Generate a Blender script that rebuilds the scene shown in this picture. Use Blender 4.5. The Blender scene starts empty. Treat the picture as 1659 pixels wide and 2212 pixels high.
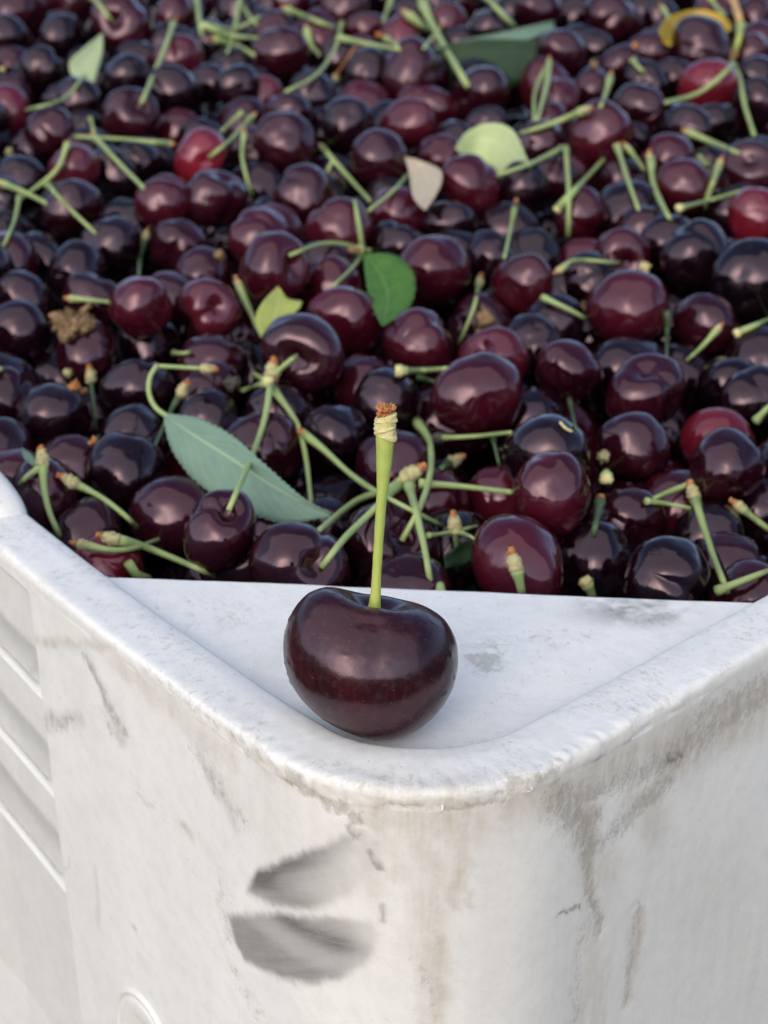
import bpy, bmesh, math, random
import numpy as np
from mathutils import Vector, Matrix, noise as mnoise

random.seed(7); rng = np.random.default_rng(7)
C = bpy.context.scene.collection
sc = bpy.context.scene
sc.unit_settings.system = 'METRIC'
sc.unit_settings.scale_length = 0.01          # 1 Blender unit = 1 cm

# ------------------------------------------------------------------ camera
F, TH, CH = 3400.0, math.radians(24.0), 14.0     # focal length in picture units, pitch, height over the rim (cm)
CX, CY = 829.5, 1106.0
cam_d = bpy.data.cameras.new('camera'); cam = bpy.data.objects.new('camera', cam_d); C.objects.link(cam)
cam.location = (0, 0, CH); cam.rotation_euler = (math.pi/2 - TH, 0, 0)
cam_d.sensor_fit = 'VERTICAL'; cam_d.sensor_height = 24; cam_d.lens = 24*F/2212.0
cam_d.clip_start = 1; cam_d.clip_end = 20000
cam_d.dof.use_dof = True; cam_d.dof.focus_distance = 26.3; cam_d.dof.aperture_fstop = 0.2
sc.camera = cam

# ------------------------------------------------------------------ sky, sun, exposure
SUN_EL, SUN_AZ = math.radians(28), math.radians(202)       # low warm light from behind the camera's left; azimuth clockwise from +Y
w = bpy.data.worlds.new('World'); sc.world = w; w.use_nodes = True
wn = w.node_tree.nodes; wl = w.node_tree.links
bg = wn['Background']; sky = wn.new('ShaderNodeTexSky'); sky.sky_type = 'NISHITA'; sky.sun_disc = False
sky.sun_elevation = SUN_EL; sky.sun_rotation = SUN_AZ; sky.air_density = 0.65; sky.dust_density = 1.5; sky.ozone_density = 0.0
wl.new(sky.outputs[0], bg.inputs[0]); bg.inputs[1].default_value = 0.15
sd = bpy.data.lights.new('sun', 'SUN'); so = bpy.data.objects.new('sun', sd); C.objects.link(so)
sd.energy = 1.45; sd.angle = math.radians(150); sd.color = (1.0, 0.93, 0.83)
se = SUN_EL
sv = Vector((math.sin(SUN_AZ)*math.cos(se), math.cos(SUN_AZ)*math.cos(se), math.sin(se)))
so.rotation_euler = sv.to_track_quat('Z', 'Y').to_euler(); so.location = sv*100
sc.view_settings.view_transform = 'Standard'; sc.view_settings.look = 'None'; sc.view_settings.gamma = 1
sc.view_settings.exposure = 0.72

# ------------------------------------------------------------------ helpers
def ray(x, y):
    u, v = (np.asarray(x, float)-CX)/F, (np.asarray(y, float)-CY)/F
    return np.stack([u, math.cos(TH)-v*math.sin(TH), -math.sin(TH)-v*math.cos(TH)], -1)
CAM = np.array([0, 0, CH])
def pt(x, y, t): return CAM + ray(x, y)*np.asarray(t)[..., None]
def on_z(x, y, z=0.):
    r = ray(x, y); return CAM + r*((z-CH)/r[..., 2])[..., None]
def proj(P):
    d = P-CAM; t = d[..., 1]*math.cos(TH)-d[..., 2]*math.sin(TH)
    v = (-d[..., 1]*math.sin(TH)-d[..., 2]*math.cos(TH))/t
    return CX+F*d[..., 0]/t, CY+F*v, t
def heap_t(y): return F*2.3/(98+0.102*np.asarray(y, float))     # how far the heap lies along each sight line

def mesh(name, V, Fc, mat=None, smooth=True):
    me = bpy.data.meshes.new(name); me.from_pydata([tuple(v) for v in V], [], [tuple(f) for f in Fc])
    if mat: me.materials.append(mat)
    if smooth: me.polygons.foreach_set('use_smooth', [True]*len(me.polygons))
    me.update(); return me
def grid_mesh(name, P, mat, close_v=False):
    """P: (rows, cols, 3) -> quad grid mesh"""
    R, K = P.shape[:2]; i = np.arange(R*K).reshape(R, K)
    q = np.stack([i[:-1, :-1], i[:-1, 1:], i[1:, 1:], i[1:, :-1]], -1).reshape(-1, 4)
    if close_v:
        q = np.concatenate([q, np.stack([i[:-1, -1], i[:-1, 0], i[1:, 0], i[1:, -1]], -1)])
    me = bpy.data.meshes.new(name); me.vertices.add(R*K); me.vertices.foreach_set('co', P.reshape(-1).astype('f'))
    me.loops.add(len(q)*4); me.loops.foreach_set('vertex_index', q.reshape(-1))
    me.polygons.add(len(q)); me.polygons.foreach_set('loop_start', np.arange(len(q))*4)
    me.polygons.foreach_set('loop_total', np.full(len(q), 4))
    me.polygons.foreach_set('use_smooth', np.ones(len(q), bool))
    if mat: me.materials.append(mat)
    me.update(calc_edges=True); me.validate(); return me
def obj(name, me, parent=None, loc=None):
    o = bpy.data.objects.new(name, me); C.objects.link(o)
    if parent: o.parent = parent
    if loc is not None: o.location = loc
    return o
def tag(o, label=None, cat=None, group=None, kind=None):
    if label: o['label'] = label
    if cat: o['category'] = cat
    if group: o['group'] = group
    if kind: o['kind'] = kind
    return o
def sstep(a, b, x):
    t = np.clip((x-a)/(b-a), 0, 1); return t*t*(3-2*t)

# value noise on arrays (numpy), for shaping and for painting wear
_perm = rng.random((256, 256))
def vnoise(x, y):
    xi, yi = np.floor(x).astype(int), np.floor(y).astype(int); fx, fy = x-xi, y-yi
    fx, fy = fx*fx*(3-2*fx), fy*fy*(3-2*fy)
    a = _perm[xi & 255, yi & 255]; b = _perm[(xi+1) & 255, yi & 255]; c = _perm[xi & 255, (yi+1) & 255]; d = _perm[(xi+1) & 255, (yi+1) & 255]
    return (a*(1-fx)+b*fx)*(1-fy)+(c*(1-fx)+d*fx)*fy
def fbm(x, y, n=4):
    s, a, t = 0, 1, 0
    for k in range(n): s = s+a*vnoise(x*2**k+17*k, y*2**k+31*k); t += a; a *= .55
    return s/t

# ------------------------------------------------------------------ materials
class N:
    def __init__(s, name):
        s.m = bpy.data.materials.new(name); s.m.use_nodes = True; s.t = s.m.node_tree
        s.b = s.t.nodes['Principled BSDF']; s.L = s.t.links
    def n(s, ty, **kw):
        x = s.t.nodes.new(ty)
        for k, v in kw.items(): setattr(x, k, v)
        return x
    def noise(s, vec, scale, detail=3, rough=.55, stretch=None, dist=0):
        if stretch:
            mp = s.n('ShaderNodeMapping'); mp.inputs['Scale'].default_value = stretch; s.L.new(vec, mp.inputs[0]); vec = mp.outputs[0]
        x = s.n('ShaderNodeTexNoise'); x.inputs['Scale'].default_value = scale; x.inputs['Detail'].default_value = detail
        x.inputs['Roughness'].default_value = rough; x.inputs['Distortion'].default_value = dist
        s.L.new(vec, x.inputs['Vector']); return x.outputs[0]
    def ramp(s, v, stops):
        r = s.n('ShaderNodeValToRGB'); s.L.new(v, r.inputs[0]); e = r.color_ramp.elements
        while len(e) < len(stops): e.new(.5)
        for k, (p, c) in enumerate(stops):
            e[k].position = p; e[k].color = (*c, 1) if isinstance(c, tuple) else (c, c, c, 1)
        return r.outputs[0]
    def warp(s, v, ang):
        mp = s.n('ShaderNodeMapping'); mp.inputs['Rotation'].default_value = (0, 0, ang); s.L.new(v, mp.inputs[0]); return mp.outputs[0]
    def mix(s, f, a, b, mode='MIX'):
        x = s.n('ShaderNodeMix', data_type='RGBA', blend_type=mode)
        for k, v in ((0, f), (6, a), (7, b)):
            if isinstance(v, (int, float)): x.inputs[k].default_value = v
            elif isinstance(v, tuple): x.inputs[k].default_value = (*v, 1)
            else: s.L.new(v, x.inputs[k])
        return x.outputs[2]
    def math(s, op, a, b=None, clamp=False):
        x = s.n('ShaderNodeMath', operation=op); x.use_clamp = clamp
        for k, v in ((0, a), (1, b)):
            if v is None: continue
            if isinstance(v, (int, float)): x.inputs[k].default_value = v
            else: s.L.new(v, x.inputs[k])
        return x.outputs[0]
    def bump(s, h, strength, dist, prev=None):
        x = s.n('ShaderNodeBump'); x.inputs['Strength'].default_value = strength; x.inputs['Distance'].default_value = dist
        s.L.new(h, x.inputs['Height'])
        if prev is not None: s.L.new(prev, x.inputs['Normal'])
        return x.outputs[0]
    def set(s, **kw):
        for k, v in kw.items():
            i = s.b.inputs[k.replace('_', ' ')]
            if isinstance(v, (int, float)): i.default_value = v
            elif isinstance(v, tuple): i.default_value = (*v, 1) if len(i.default_value) == 4 else v
            else: s.L.new(v, i)
        return s.m
    @property
    def ob(s): return s.n('ShaderNodeTexCoord').outputs['Object']

def cherry_mat():
    s = N('cherry_skin'); o = s.ob; inf = s.n('ShaderNodeObjectInfo'); col = inf.outputs['Color']
    add = s.n('ShaderNodeVectorMath', operation='ADD'); s.L.new(o, add.inputs[0]); s.L.new(inf.outputs['Location'], add.inputs[1]); v = add.outputs[0]
    n1 = s.noise(v, .7, 3); n2 = s.noise(v, 7, 4, .6); n3 = s.noise(v, 22, 2)
    base = s.mix(s.ramp(n1, [(.35, 0.), (.7, 1.)]), col, s.mix(1., col, (.45, .35, .5), 'MULTIPLY'))
    base = s.mix(s.math('MULTIPLY', s.ramp(n2, [(.6, 0.), (.75, 1.)]), .25), base, (.10, .045, .05))
    rough = s.math('ADD', s.math('MULTIPLY', n2, .09), .015)
    b = s.bump(n1, .35, .25); b = s.bump(n2, .12, .03, b)
    return s.set(Base_Color=base, Roughness=rough, Normal=b, IOR=1.47, Specular_IOR_Level=.70, Specular_Tint=(1., .74, .87), Coat_Weight=.08, Coat_Roughness=.04)
def hero_mat():
    s = N('foreground_cherry_skin'); o = s.ob
    n1 = s.noise(o, .9, 4); n2 = s.noise(o, 6, 5, .65); n3 = s.noise(o, 30, 3, .6); n4 = s.noise(o, 12, 3, .5, (1, 1, .35))
    base = s.mix(s.ramp(n1, [(.35, 0.), (.68, 1.)]), (.028, .0028, .0055), (.007, .0016, .0036))
    base = s.mix(s.math('MULTIPLY', s.ramp(n4, [(.52, 0.), (.70, 1.)]), .22), base, (.075, .02, .02))
    vo = s.n('ShaderNodeTexVoronoi'); vo.inputs['Scale'].default_value = 6.5; s.L.new(o, vo.inputs['Vector'])
    dots = s.ramp(vo.outputs['Distance'], [(.05, 1.), (.10, 0.)])
    base = s.mix(s.math('MULTIPLY', dots, .4), base, (.22, .12, .08))
    dust = s.math('MULTIPLY', s.ramp(n2, [(.50, 0.), (.72, 1.)]), .14)
    base = s.mix(dust, base, (.09, .07, .07))
    rough = s.math('ADD', s.math('MULTIPLY', n2, .34), .06)
    b = s.bump(n1, .1, .10); b = s.bump(n2, .10, .03, b); b = s.bump(n3, .16, .012, b)
    return s.set(Base_Color=base, Roughness=rough, Normal=b, IOR=1.47, Specular_IOR_Level=.62, Specular_Tint=(1., .80, .93), Coat_Weight=.06, Coat_Roughness=.12)
def stem_mat(name, c1, c2, hero=False):
    s = N(name); o = s.ob
    n1 = s.noise(o, 1.4, 3); n2 = s.noise(o, 16, 3, .6, (1, 1, .4))
    base = s.mix(s.ramp(n1, [(.3, 0.), (.7, 1.)]), c1, c2)
    base = s.mix(s.math('MULTIPLY', s.ramp(n2, [(.58, 0.), (.75, 1.)]), .35), base, (.30, .24, .10))
    return s.set(Base_Color=base, Roughness=.5, Normal=s.bump(n2, .5 if hero else .3, .03), Specular_IOR_Level=.35, Subsurface_Weight=.12, Subsurface_Radius=(.1, .15, .05), Subsurface_Scale=.3)
def rough_mat(name, stops, scale, bstr=.8):
    s = N(name); o = s.ob; n = s.noise(o, scale, 4, .65)
    return s.set(Base_Color=s.ramp(n, stops), Roughness=.8, Normal=s.bump(n, bstr, .05), Specular_IOR_Level=.2)
def leaf_mat(name, c1, c2, vein, under=None, trans=.25):
    s = N(name); uv = s.n('ShaderNodeUVMap').outputs[0]
    sep = s.n('ShaderNodeSeparateXYZ'); s.L.new(uv, sep.inputs[0]); u, v = sep.outputs[0], sep.outputs[1]
    av = s.math('ABSOLUTE', s.math('SUBTRACT', v, .5))
    # side veins run obliquely forward from the midrib
    ph = s.math('ADD', s.math('MULTIPLY', u, 13.), s.math('MULTIPLY', av, -7.))
    ph = s.math('ADD', ph, s.math('MULTIPLY', s.noise(uv, 4, 2), .5))
    fr = s.math('ABSOLUTE', s.math('SUBTRACT', s.math('FRACT', ph), .5))
    side = s.ramp(fr, [(.0, 1.), (.06, 0.)]); mid = s.ramp(av, [(.018, 1.), (.035, 0.)])
    n1 = s.noise(uv, 5, 4, .6, (2, 1, 1)); net = s.noise(uv, 60, 3, .6)
    base = s.mix(s.ramp(n1, [(.3, 0.), (.7, 1.)]), c1, c2)
    base = s.mix(s.math('MULTIPLY', net, .25), base, c2)
    base = s.mix(s.math('MULTIPLY', side, .5), base, vein); base = s.mix(s.math('MULTIPLY', mid, .85), base, vein)
    h = s.math('ADD', s.math('MULTIPLY', side, .5), mid)
    if under:
        g = s.n('ShaderNodeNewGeometry'); base = s.mix(g.outputs['Backfacing'], base, under)
    s.set(Base_Color=base, Roughness=.55, Specular_IOR_Level=.3, Normal=s.bump(net, .15, .02, s.bump(h, .5, .03)))
    tr = s.n('ShaderNodeBsdfTranslucent'); s.L.new(base, tr.inputs[0]); mx = s.n('ShaderNodeMixShader'); mx.inputs[0].default_value = trans
    s.L.new(s.b.outputs[0], mx.inputs[1]); s.L.new(tr.outputs[0], mx.inputs[2]); s.L.new(mx.outputs[0], s.t.nodes['Material Output'].inputs[0])
    return s.m
def plastic_mat():
    """White moulded plastic. Attribute 'wear': red = grey scuff and painted recess shade, green = brown grime, blue = speckled dirt."""
    s = N('worn_white_plastic'); uv = s.n('ShaderNodeUVMap').outputs[0]; o = s.ob
    at = s.n('ShaderNodeVertexColor', layer_name='wear_shade'); sp = s.n('ShaderNodeSeparateColor'); s.L.new(at.outputs[0], sp.inputs[0])
    R, G, B = sp.outputs
    broad = s.noise(uv, .35, 3); fine = s.noise(uv, 5, 5, .68); grit = s.noise(uv, 13, 4, .7)
    mott = s.noise(uv, 2.4, 6, .75)
    base = s.mix(s.ramp(broad, [(.3, 0.), (.7, 1.)]), (.785, .795, .77), (.72, .73, .71))
    base = s.mix(s.ramp(mott, [(.45, 0.), (.68, .30)]), base, (.55, .55, .52))
    d1 = s.noise(s.warp(uv, .9), 1.5, 6, .72, (.5, 2.6, 1)); base = s.mix(s.ramp(d1, [(.54, 0.), (.70, .18)]), base, (.50, .485, .45))
    # vertical run-off grime
    runs = s.noise(uv, 1.6, 5, .65, (1.6, .13, 1)); g = s.math('MULTIPLY', G, s.ramp(runs, [(.34, .45), (.60, 1.)]))
    g = s.math('MULTIPLY', g, s.ramp(fine, [(.25, .55), (.6, 1.)]))
    base = s.mix(s.math('MULTIPLY', g, .95, True), base, (.48, .435, .36))
    # speckled dirt
    sk = s.noise(uv, 6.5, 6, .76, (1, .7, 1), .3)
    thr = s.math('SUBTRACT', s.math('ADD', sk, s.math('MULTIPLY', B, .40)), .665)
    spk = s.math('MULTIPLY', thr, 6., True)
    base = s.mix(s.math('MULTIPLY', spk, .55), base, (.34, .32, .275))
    # tiny specks everywhere
    ts = s.ramp(s.noise(uv, 6.5, 3, .6, None, .3), [(.735, 0.), (.765, 1.)])
    base = s.mix(s.math('MULTIPLY', ts, .65), base, (.18, .17, .17))
    ts2 = s.ramp(s.noise(uv, 3.1, 5, .75, (1., 2.2, 1)), [(.64, 0.), (.70, 1.)])
    base = s.mix(s.math('MULTIPLY', ts2, .55), base, (.40, .39, .38))
    # grey rubbed scuffs, streaked along the rub, and the recess shade painted in
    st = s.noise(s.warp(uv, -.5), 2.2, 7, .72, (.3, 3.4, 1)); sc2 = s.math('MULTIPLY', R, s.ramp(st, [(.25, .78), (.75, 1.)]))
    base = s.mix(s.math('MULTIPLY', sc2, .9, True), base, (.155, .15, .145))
    # hairline scratches
    scr = None; h = fine
    for ang, sc_, k in ((.5, 1.3, .35), (-.8, 1.7, .35), (1.35, 1.1, .4)):
        mp = s.n('ShaderNodeMapping'); mp.inputs['Rotation'].default_value = (0, 0, ang); mp.inputs['Scale'].default_value = (.22*sc_, 5*sc_, 1)
        s.L.new(uv, mp.inputs[0]); q = s.ramp(s.noise(mp.outputs[0], 1.4, 3, .5, None, .6), [(.492, 0.), (.5, 1.), (.508, 0.)])
        msk = s.ramp(s.noise(uv, .9, 3), [(.52, 0.), (.62, 1.)])
        q = s.math('MULTIPLY', q, msk); scr = q if scr is None else s.math('MAXIMUM', scr, q)
    base = s.mix(s.math('MULTIPLY', scr, .38), base, (.5, .49, .48))
    b = s.bump(fine, .25, .03); b = s.bump(grit, .20, .012, b); b = s.bump(scr, -.5, .012, b); b = s.bump(s.math('MULTIPLY', sk, B), .9, .05, b)
    rough = s.math('ADD', .38, s.math('MULTIPLY', fine, .22))
    return s.set(Base_Color=base, Roughness=rough, Normal=b, Specular_IOR_Level=.42, Subsurface_Weight=.08, Subsurface_Radius=(.5, .45, .4), Subsurface_Scale=.3)

M = dict(
    cherry=cherry_mat(), hero=hero_mat(), plastic=plastic_mat(),
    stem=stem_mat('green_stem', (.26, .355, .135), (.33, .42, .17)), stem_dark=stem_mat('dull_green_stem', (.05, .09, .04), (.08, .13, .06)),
    stem_hero=stem_mat('yellow_green_stem', (.40, .46, .10), (.30, .40, .10), True),
    knob=rough_mat('pale_scar_tissue', [(.3, (.20, .17, .09)), (.5, (.42, .39, .20)), (.75, (.52, .48, .26))], 9),
    knob_hero=rough_mat('pale_yellow_scales', [(.25, (.34, .27, .12)), (.42, (.56, .52, .24)), (.8, (.66, .62, .34))], 7, .5),
    tip=rough_mat('orange_brown_break', [(.3, (.16, .05, .02)), (.5, (.42, .17, .06)), (.75, (.60, .34, .18))], 11),
    dry=rough_mat('dry_brown_husk', [(.3, (.06, .04, .02)), (.55, (.26, .17, .09)), (.8, (.40, .28, .15))], 6),
    grey=rough_mat('dark_bud_scale', [(.3, (.03, .03, .03)), (.7, (.13, .12, .11))], 8),
    twig=rough_mat('orange_bark', [(.3, (.42, .24, .10)), (.7, (.62, .42, .22))], 4, .4),
    leaf_long=leaf_mat('grey_green_leaf_underside', (.215, .345, .26), (.18, .295, .23), (.36, .50, .33)),
    leaf_green=leaf_mat('bright_green_leaf', (.09, .22, .035), (.05, .14, .03), (.13, .25, .07), trans=.2),
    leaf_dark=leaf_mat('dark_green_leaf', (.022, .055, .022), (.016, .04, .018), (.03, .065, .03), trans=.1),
    leaf_fold=leaf_mat('pale_green_leaf_fold', (.26, .40, .29), (.21, .34, .25), (.32, .46, .32)),
    leaf_pale=leaf_mat('pale_lime_leaf', (.56, .67, .36), (.50, .61, .31), (.62, .71, .43)),
    leaf_lime=leaf_mat('yellow_lime_leaf', (.50, .54, .14), (.42, .49, .12), (.55, .58, .25)),
    leaf_yellow=leaf_mat('yellow_leaf', (.62, .44, .05), (.55, .37, .04), (.66, .50, .12)),
    leaf_beige=leaf_mat('beige_dry_leaf', (.62, .55, .42), (.52, .44, .32), (.64, .57, .44)),
)

# ------------------------------------------------------------------ surroundings beyond the frame (what the glossy fruit mirrors)
def ground_mat():
    s = N('orchard_soil'); o = s.ob; n = s.noise(o, .02, 6, .6)
    return s.set(Base_Color=s.ramp(n, [(.35, (.035, .04, .02)), (.65, (.075, .065, .045))]), Roughness=.95)
gm = ground_mat()
V = [(0, 0, -78)]; Fc = []
for r in (300, 1200, 5000, 15000):
    for k in range(32): a = k*math.pi/16; V.append((r*math.cos(a), r*math.sin(a), -78))
for k in range(32):
    Fc.append((0, 1+k, 1+(k+1) % 32))
    for j in range(3): a, b = 1+32*j+k, 1+32*j+(k+1) % 32; Fc.append((a, a+32, b+32, b))
tag(obj('ground', mesh('ground', V, Fc, gm)), kind='structure')
def foliage_mat():
    s = N('orchard_foliage'); o = s.ob; n = s.noise(o, .03, 4)
    return s.set(Base_Color=s.ramp(n, [(.3, (.02, .035, .015)), (.7, (.06, .09, .03))]), Roughness=.8)
fV, fF = [], []
for k in range(4200):       # a loose belt of orchard foliage, leaf clump by leaf clump, with an uneven top
    a = rng.uniform(0, 2*math.pi); R0 = rng.uniform(1800, 2400)
    top = 120+170*float(fbm(np.array(a*9.), np.array(3.), 5))+110*abs(math.sin(a*23+2*math.sin(a*5)))
    z = -78+(top+0)*rng.random()**.6; p = np.array([R0*math.cos(a), R0*math.sin(a), z])
    for q in range(2):
        d = rng.normal(size=(4, 3))*np.array([38, 38, 22]); i = len(fV); fV += list(p+d); fF.append((i, i+1, i+2)); fF.append((i, i+2, i+3))
tag(obj('orchard_foliage', mesh('orchard_foliage', fV, fF, foliage_mat(), False)), 'belt of dark orchard foliage around the bin beyond the frame', kind='stuff')

# ------------------------------------------------------------------ the plastic bin
CR = np.array([.34, 19.17]); eL = np.array([-.644, .765]); eR = np.array([.73, .683]); eR /= np.linalg.norm(eR); eL /= np.linalg.norm(eL)
nL = np.array([-eL[1], eL[0]])*-1; nL = nL if nL[1] > 0 else -nL      # inward normals
nR = np.array([-eR[1], eR[0]])
RAD = 3.4
tanlen = RAD/math.tan(math.acos(float(eL@eR))/2)
A0, A1 = CR+eL*tanlen, CR+eR*tanlen; ctr = A0+nL*RAD
a0 = math.atan2(*(A0-ctr)[::-1]); a1 = math.atan2(*(A1-ctr)[::-1]);
if a1 < a0: a1 += 2*math.pi
ARC = RAD*(a1-a0)
def path(s):
    """outer contour of the bin seen from above: s<0 on the left side, 0..ARC round the corner, beyond on the right side; returns point and inward normal"""
    s = np.asarray(s, float); P = np.zeros(s.shape+(2,)); Nn = np.zeros_like(P)
    l = s < 0; r = s > ARC; m = ~(l | r)
    P[l] = A0+eL*(-s[l])[:, None]; Nn[l] = nL; P[r] = A1+eR*(s[r]-ARC)[:, None]; Nn[r] = nR
    a = a0+s[m]/RAD; dd = np.stack([np.cos(a), np.sin(a)], -1); P[m] = ctr+RAD*dd; Nn[m] = -dd
    return P, Nn
SL = -1.0*(12.0-tanlen)          # where the recessed panel begins on the left side
def pocket(s, z):
    """depth of the recessed slatted panel"""
    e = SL-.9*sstep(-1, -13, z)*0 + .0
    zt = z-.10; dep = np.full(np.shape(z), .95); tops = (-.45,)+ZB
    for k in range(3):
        f = np.clip((tops[k]-zt)/(tops[k]-ZB[k]), 0, 1); dep = np.where((zt <= tops[k]) & (zt > ZB[k]), .95, dep)
    return dep*sstep(0, -.85, s-e)*sstep(-.50, -.62, z)
DRAFT = .02
ZB = (-3.1, -5.6, -8.15)      # heights of the three slats
s_d = np.concatenate([np.linspace(-100, -16, 20)[:-1], np.arange(-16, ARC+14, .05), np.linspace(ARC+14, ARC+110, 20)])
zw = np.concatenate([np.linspace(-78, -16, 8)[:-1], np.arange(-16, -.32, .05)])
# profile above the wall: (inset, height)
prof = [(.0, -.32), (-.003, -.25), (-.004, -.16), (.010, -.085), (.040, -.034), (.085, -.010), (.16, .0)]
prof += [(.16+.088*k, .0) for k in range(1, 12)]
prof += [(1.18, -.015), (1.24, -.05), (1.30, -.11), (1.36, -.19), (1.42, -.29), (1.48, -.42), (1.54, -.60), (1.58, -1.0), (1.6, -4.), (1.6, -30.)]
Pp, Nn = path(s_d)
rows = []; rowz = []; rowd = []
for z in zw:
    d = DRAFT*(-z-.3)+pocket(s_d, np.full_like(s_d, z)); rows.append((d, np.full_like(s_d, z)))
cw = sstep(-2.2, -.2, s_d)*sstep(ARC+6, ARC+1, s_d)           # chewed edge round the corner
narrow = 1+.13*np.exp(-((s_d-ARC/2)/2.2)**2)
for (d, z) in prof:
    dd = np.full_like(s_d, d); zz = np.full_like(s_d, z)
    if d <= .3:
        a = (.018+.045*cw); n1 = fbm(s_d*3.1+z*6, np.full_like(s_d, z*9+d*7+40), 4)-.5; n2 = fbm(s_d*11+9, np.full_like(s_d, z*14+3), 3)-.5
        dd = dd+a*n1*1.5; zz = zz+a*n2*.9
    else:
        dd = .16+(dd-.16)*narrow
        zz = zz+.035*(fbm(s_d*.8, np.full_like(s_d, d*1.4+5), 3)-.5)+.02*cw*(fbm(s_d*5, np.full_like(s_d, d*6+5), 3)-.5)
        zz = zz-.04*sstep(.8, 1.2, d)
    rows.append((dd, zz))
# wobble of a flexible moulding
def bow(s): return .0045*np.clip(-np.asarray(s)-1, 0, 14)**2
wob = .05*(fbm(s_d*.35+3, s_d*0+2, 3)-.5)+bow(s_d)
P = np.stack([np.concatenate([Pp+Nn*(d+wob)[:, None], z[:, None]], 1) for d, z in rows])     # rows x cols x 3
# a raised lug on the inside of the left rim, far left
SS, ZZ = np.broadcast_to(s_d, P.shape[:2]), P[..., 2]
# surface coordinate across the section, for texturing
arc = np.zeros(P.shape[:2]); arc[1:] = np.cumsum(np.linalg.norm(np.diff(P, axis=0), axis=2), 0); k0 = len(zw)
arc -= arc[k0]
UV = np.stack([SS, arc], -1)

px, py, _ = proj(P)
def sz(x, y):
    """surface coordinate of the wall point that the picture shows at x, y"""
    k = np.argmin(((px-x)**2+(py-y)**2)[:k0+18]); return UV.reshape(-1, 2)[k]
U, W_ = UV[..., 0], UV[..., 1]
wear_shade = np.zeros(P.shape[:2]+(4,)); wear_shade[..., 3] = 1
wear_shade[k0+3:k0+18, :, 2] = .24*(.3+1.4*sstep(.35, .65, fbm(U[k0+3:k0+18]*.9, W_[k0+3:k0+18]*.9+5, 4))); wear_shade[k0:k0+3, :, 2] = .2; wear_shade[:k0, :, 2] = .12*np.exp(-((P[:k0, :, 2]+.3)/1.2)**2)
U, W_ = UV[..., 0], UV[..., 1]
Wn = fbm(U*1.7, W_*1.7, 4)-.5; Wf = fbm(U*6, W_*6, 4)-.5
def poly_mask(pts, soft=.12, rag=.18):
    Q = np.array([sz(*p) for p in pts]); print(np.round(Q, 2).tolist()); best = np.full(U.shape, 1e9); inside = np.zeros(U.shape, bool)
    x, y = U+rag*Wn, W_+rag*Wf
    for i in range(len(Q)):
        a, b = Q[i], Q[(i+1) % len(Q)]; ab = b-a
        h = np.clip(((x-a[0])*ab[0]+(y-a[1])*ab[1])/max(ab@ab, 1e-9), 0, 1)
        best = np.minimum(best, np.hypot(x-a[0]-h*ab[0], y-a[1]-h*ab[1]))
        c = ((a[1] > y) != (b[1] > y)) & (x < (b[0]-a[0])*(y-a[1])/((b[1]-a[1]) if b[1] != a[1] else 1e-9)+a[0]); inside ^= c
    sd_ = np.where(inside, best, -best); return sd_, sstep(-soft, soft, sd_)
def paint(ch, m): wear_shade[..., ch] = np.maximum(wear_shade[..., ch], m)
def blob(ch, x, y, x2, y2, wid, k, rag=.5):
    """elongated patch of dirt from one point of the surface to another"""
    a, b = sz(x, y), sz(x2, y2); ab = b-a; X, Y = U+rag*Wn, W_+rag*Wn.T[0, 0]+rag*Wf*.6
    h = np.clip(((X-a[0])*ab[0]+(Y-a[1])*ab[1])/max(ab@ab, 1e-9), 0, 1); d = np.hypot(X-a[0]-h*ab[0], Y-a[1]-h*ab[1])
    paint(ch, k*np.exp(-(d/wid)**2))
paint(0, .20*sstep(.1, .4, pocket(U, P[..., 2]))*(P[..., 2] > -16)*(.7+.6*Wn))  # shade of the recessed panel, painted into its colour as an uneven grey
# two rubbed grey marks on the corner
sdm, m = poly_mask([(770, 1791), (700, 1823), (635, 1851), (555, 1886), (535, 1931), (590, 1956), (665, 1966), (750, 1936), (810, 1881), (822, 1816)], .11, .12)
e1, e2 = sz(555, 1886), sz(770, 1791); ln = (e2-e1)/np.linalg.norm(e2-e1); dist = np.abs((U-e1[0])*(-ln[1])+(W_-e1[1])*ln[0])
fr = sstep(sz(830, 1850)[0], sz(640, 1900)[0], U)
paint(0, m*(.25+.75*fr)*(.62+.62*np.exp(-(dist/.28)**2)+.30*np.exp(-((W_-sz(600, 1930)[1])/.35)**2)))
sdm, m = poly_mask([(495, 1976), (600, 1971), (700, 1976), (800, 1986), (822, 2016), (795, 2076), (750, 2106), (675, 2123), (600, 2111), (530, 2076), (510, 2036)], .11, .12)
top = sz(600, 1974)[1]; fr = sstep(sz(840, 2030)[0], sz(720, 2030)[0], U)
paint(0, m*(.30+.70*fr)*(.72+.5*np.exp(-((W_-top)/.22)**2)+.25*sstep(.5, .9, -(W_-top))))
for a in [(60, 1440, 180, 1560, .16, .30), (200, 1440, 262, 1600, .14, .35), (440, 1640, 500, 1770, .18, .3), (800, 1840, 818, 1880, .05, .8), (818, 1960, 825, 1990, .05, .6),
          (1208, 1972, 1252, 1956, .035, 1.), (1218, 1966, 1240, 1960, .05, .8), (1440, 1640, 1475, 1633, .05, .9), (150, 1850, 152, 1960, .03, .3), (205, 1880, 215, 2010, .08, .22), (300, 1720, 330, 1745, .05, .25), (285, 2000, 295, 2010, .07, .4)]: blob(0, *a)
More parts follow.
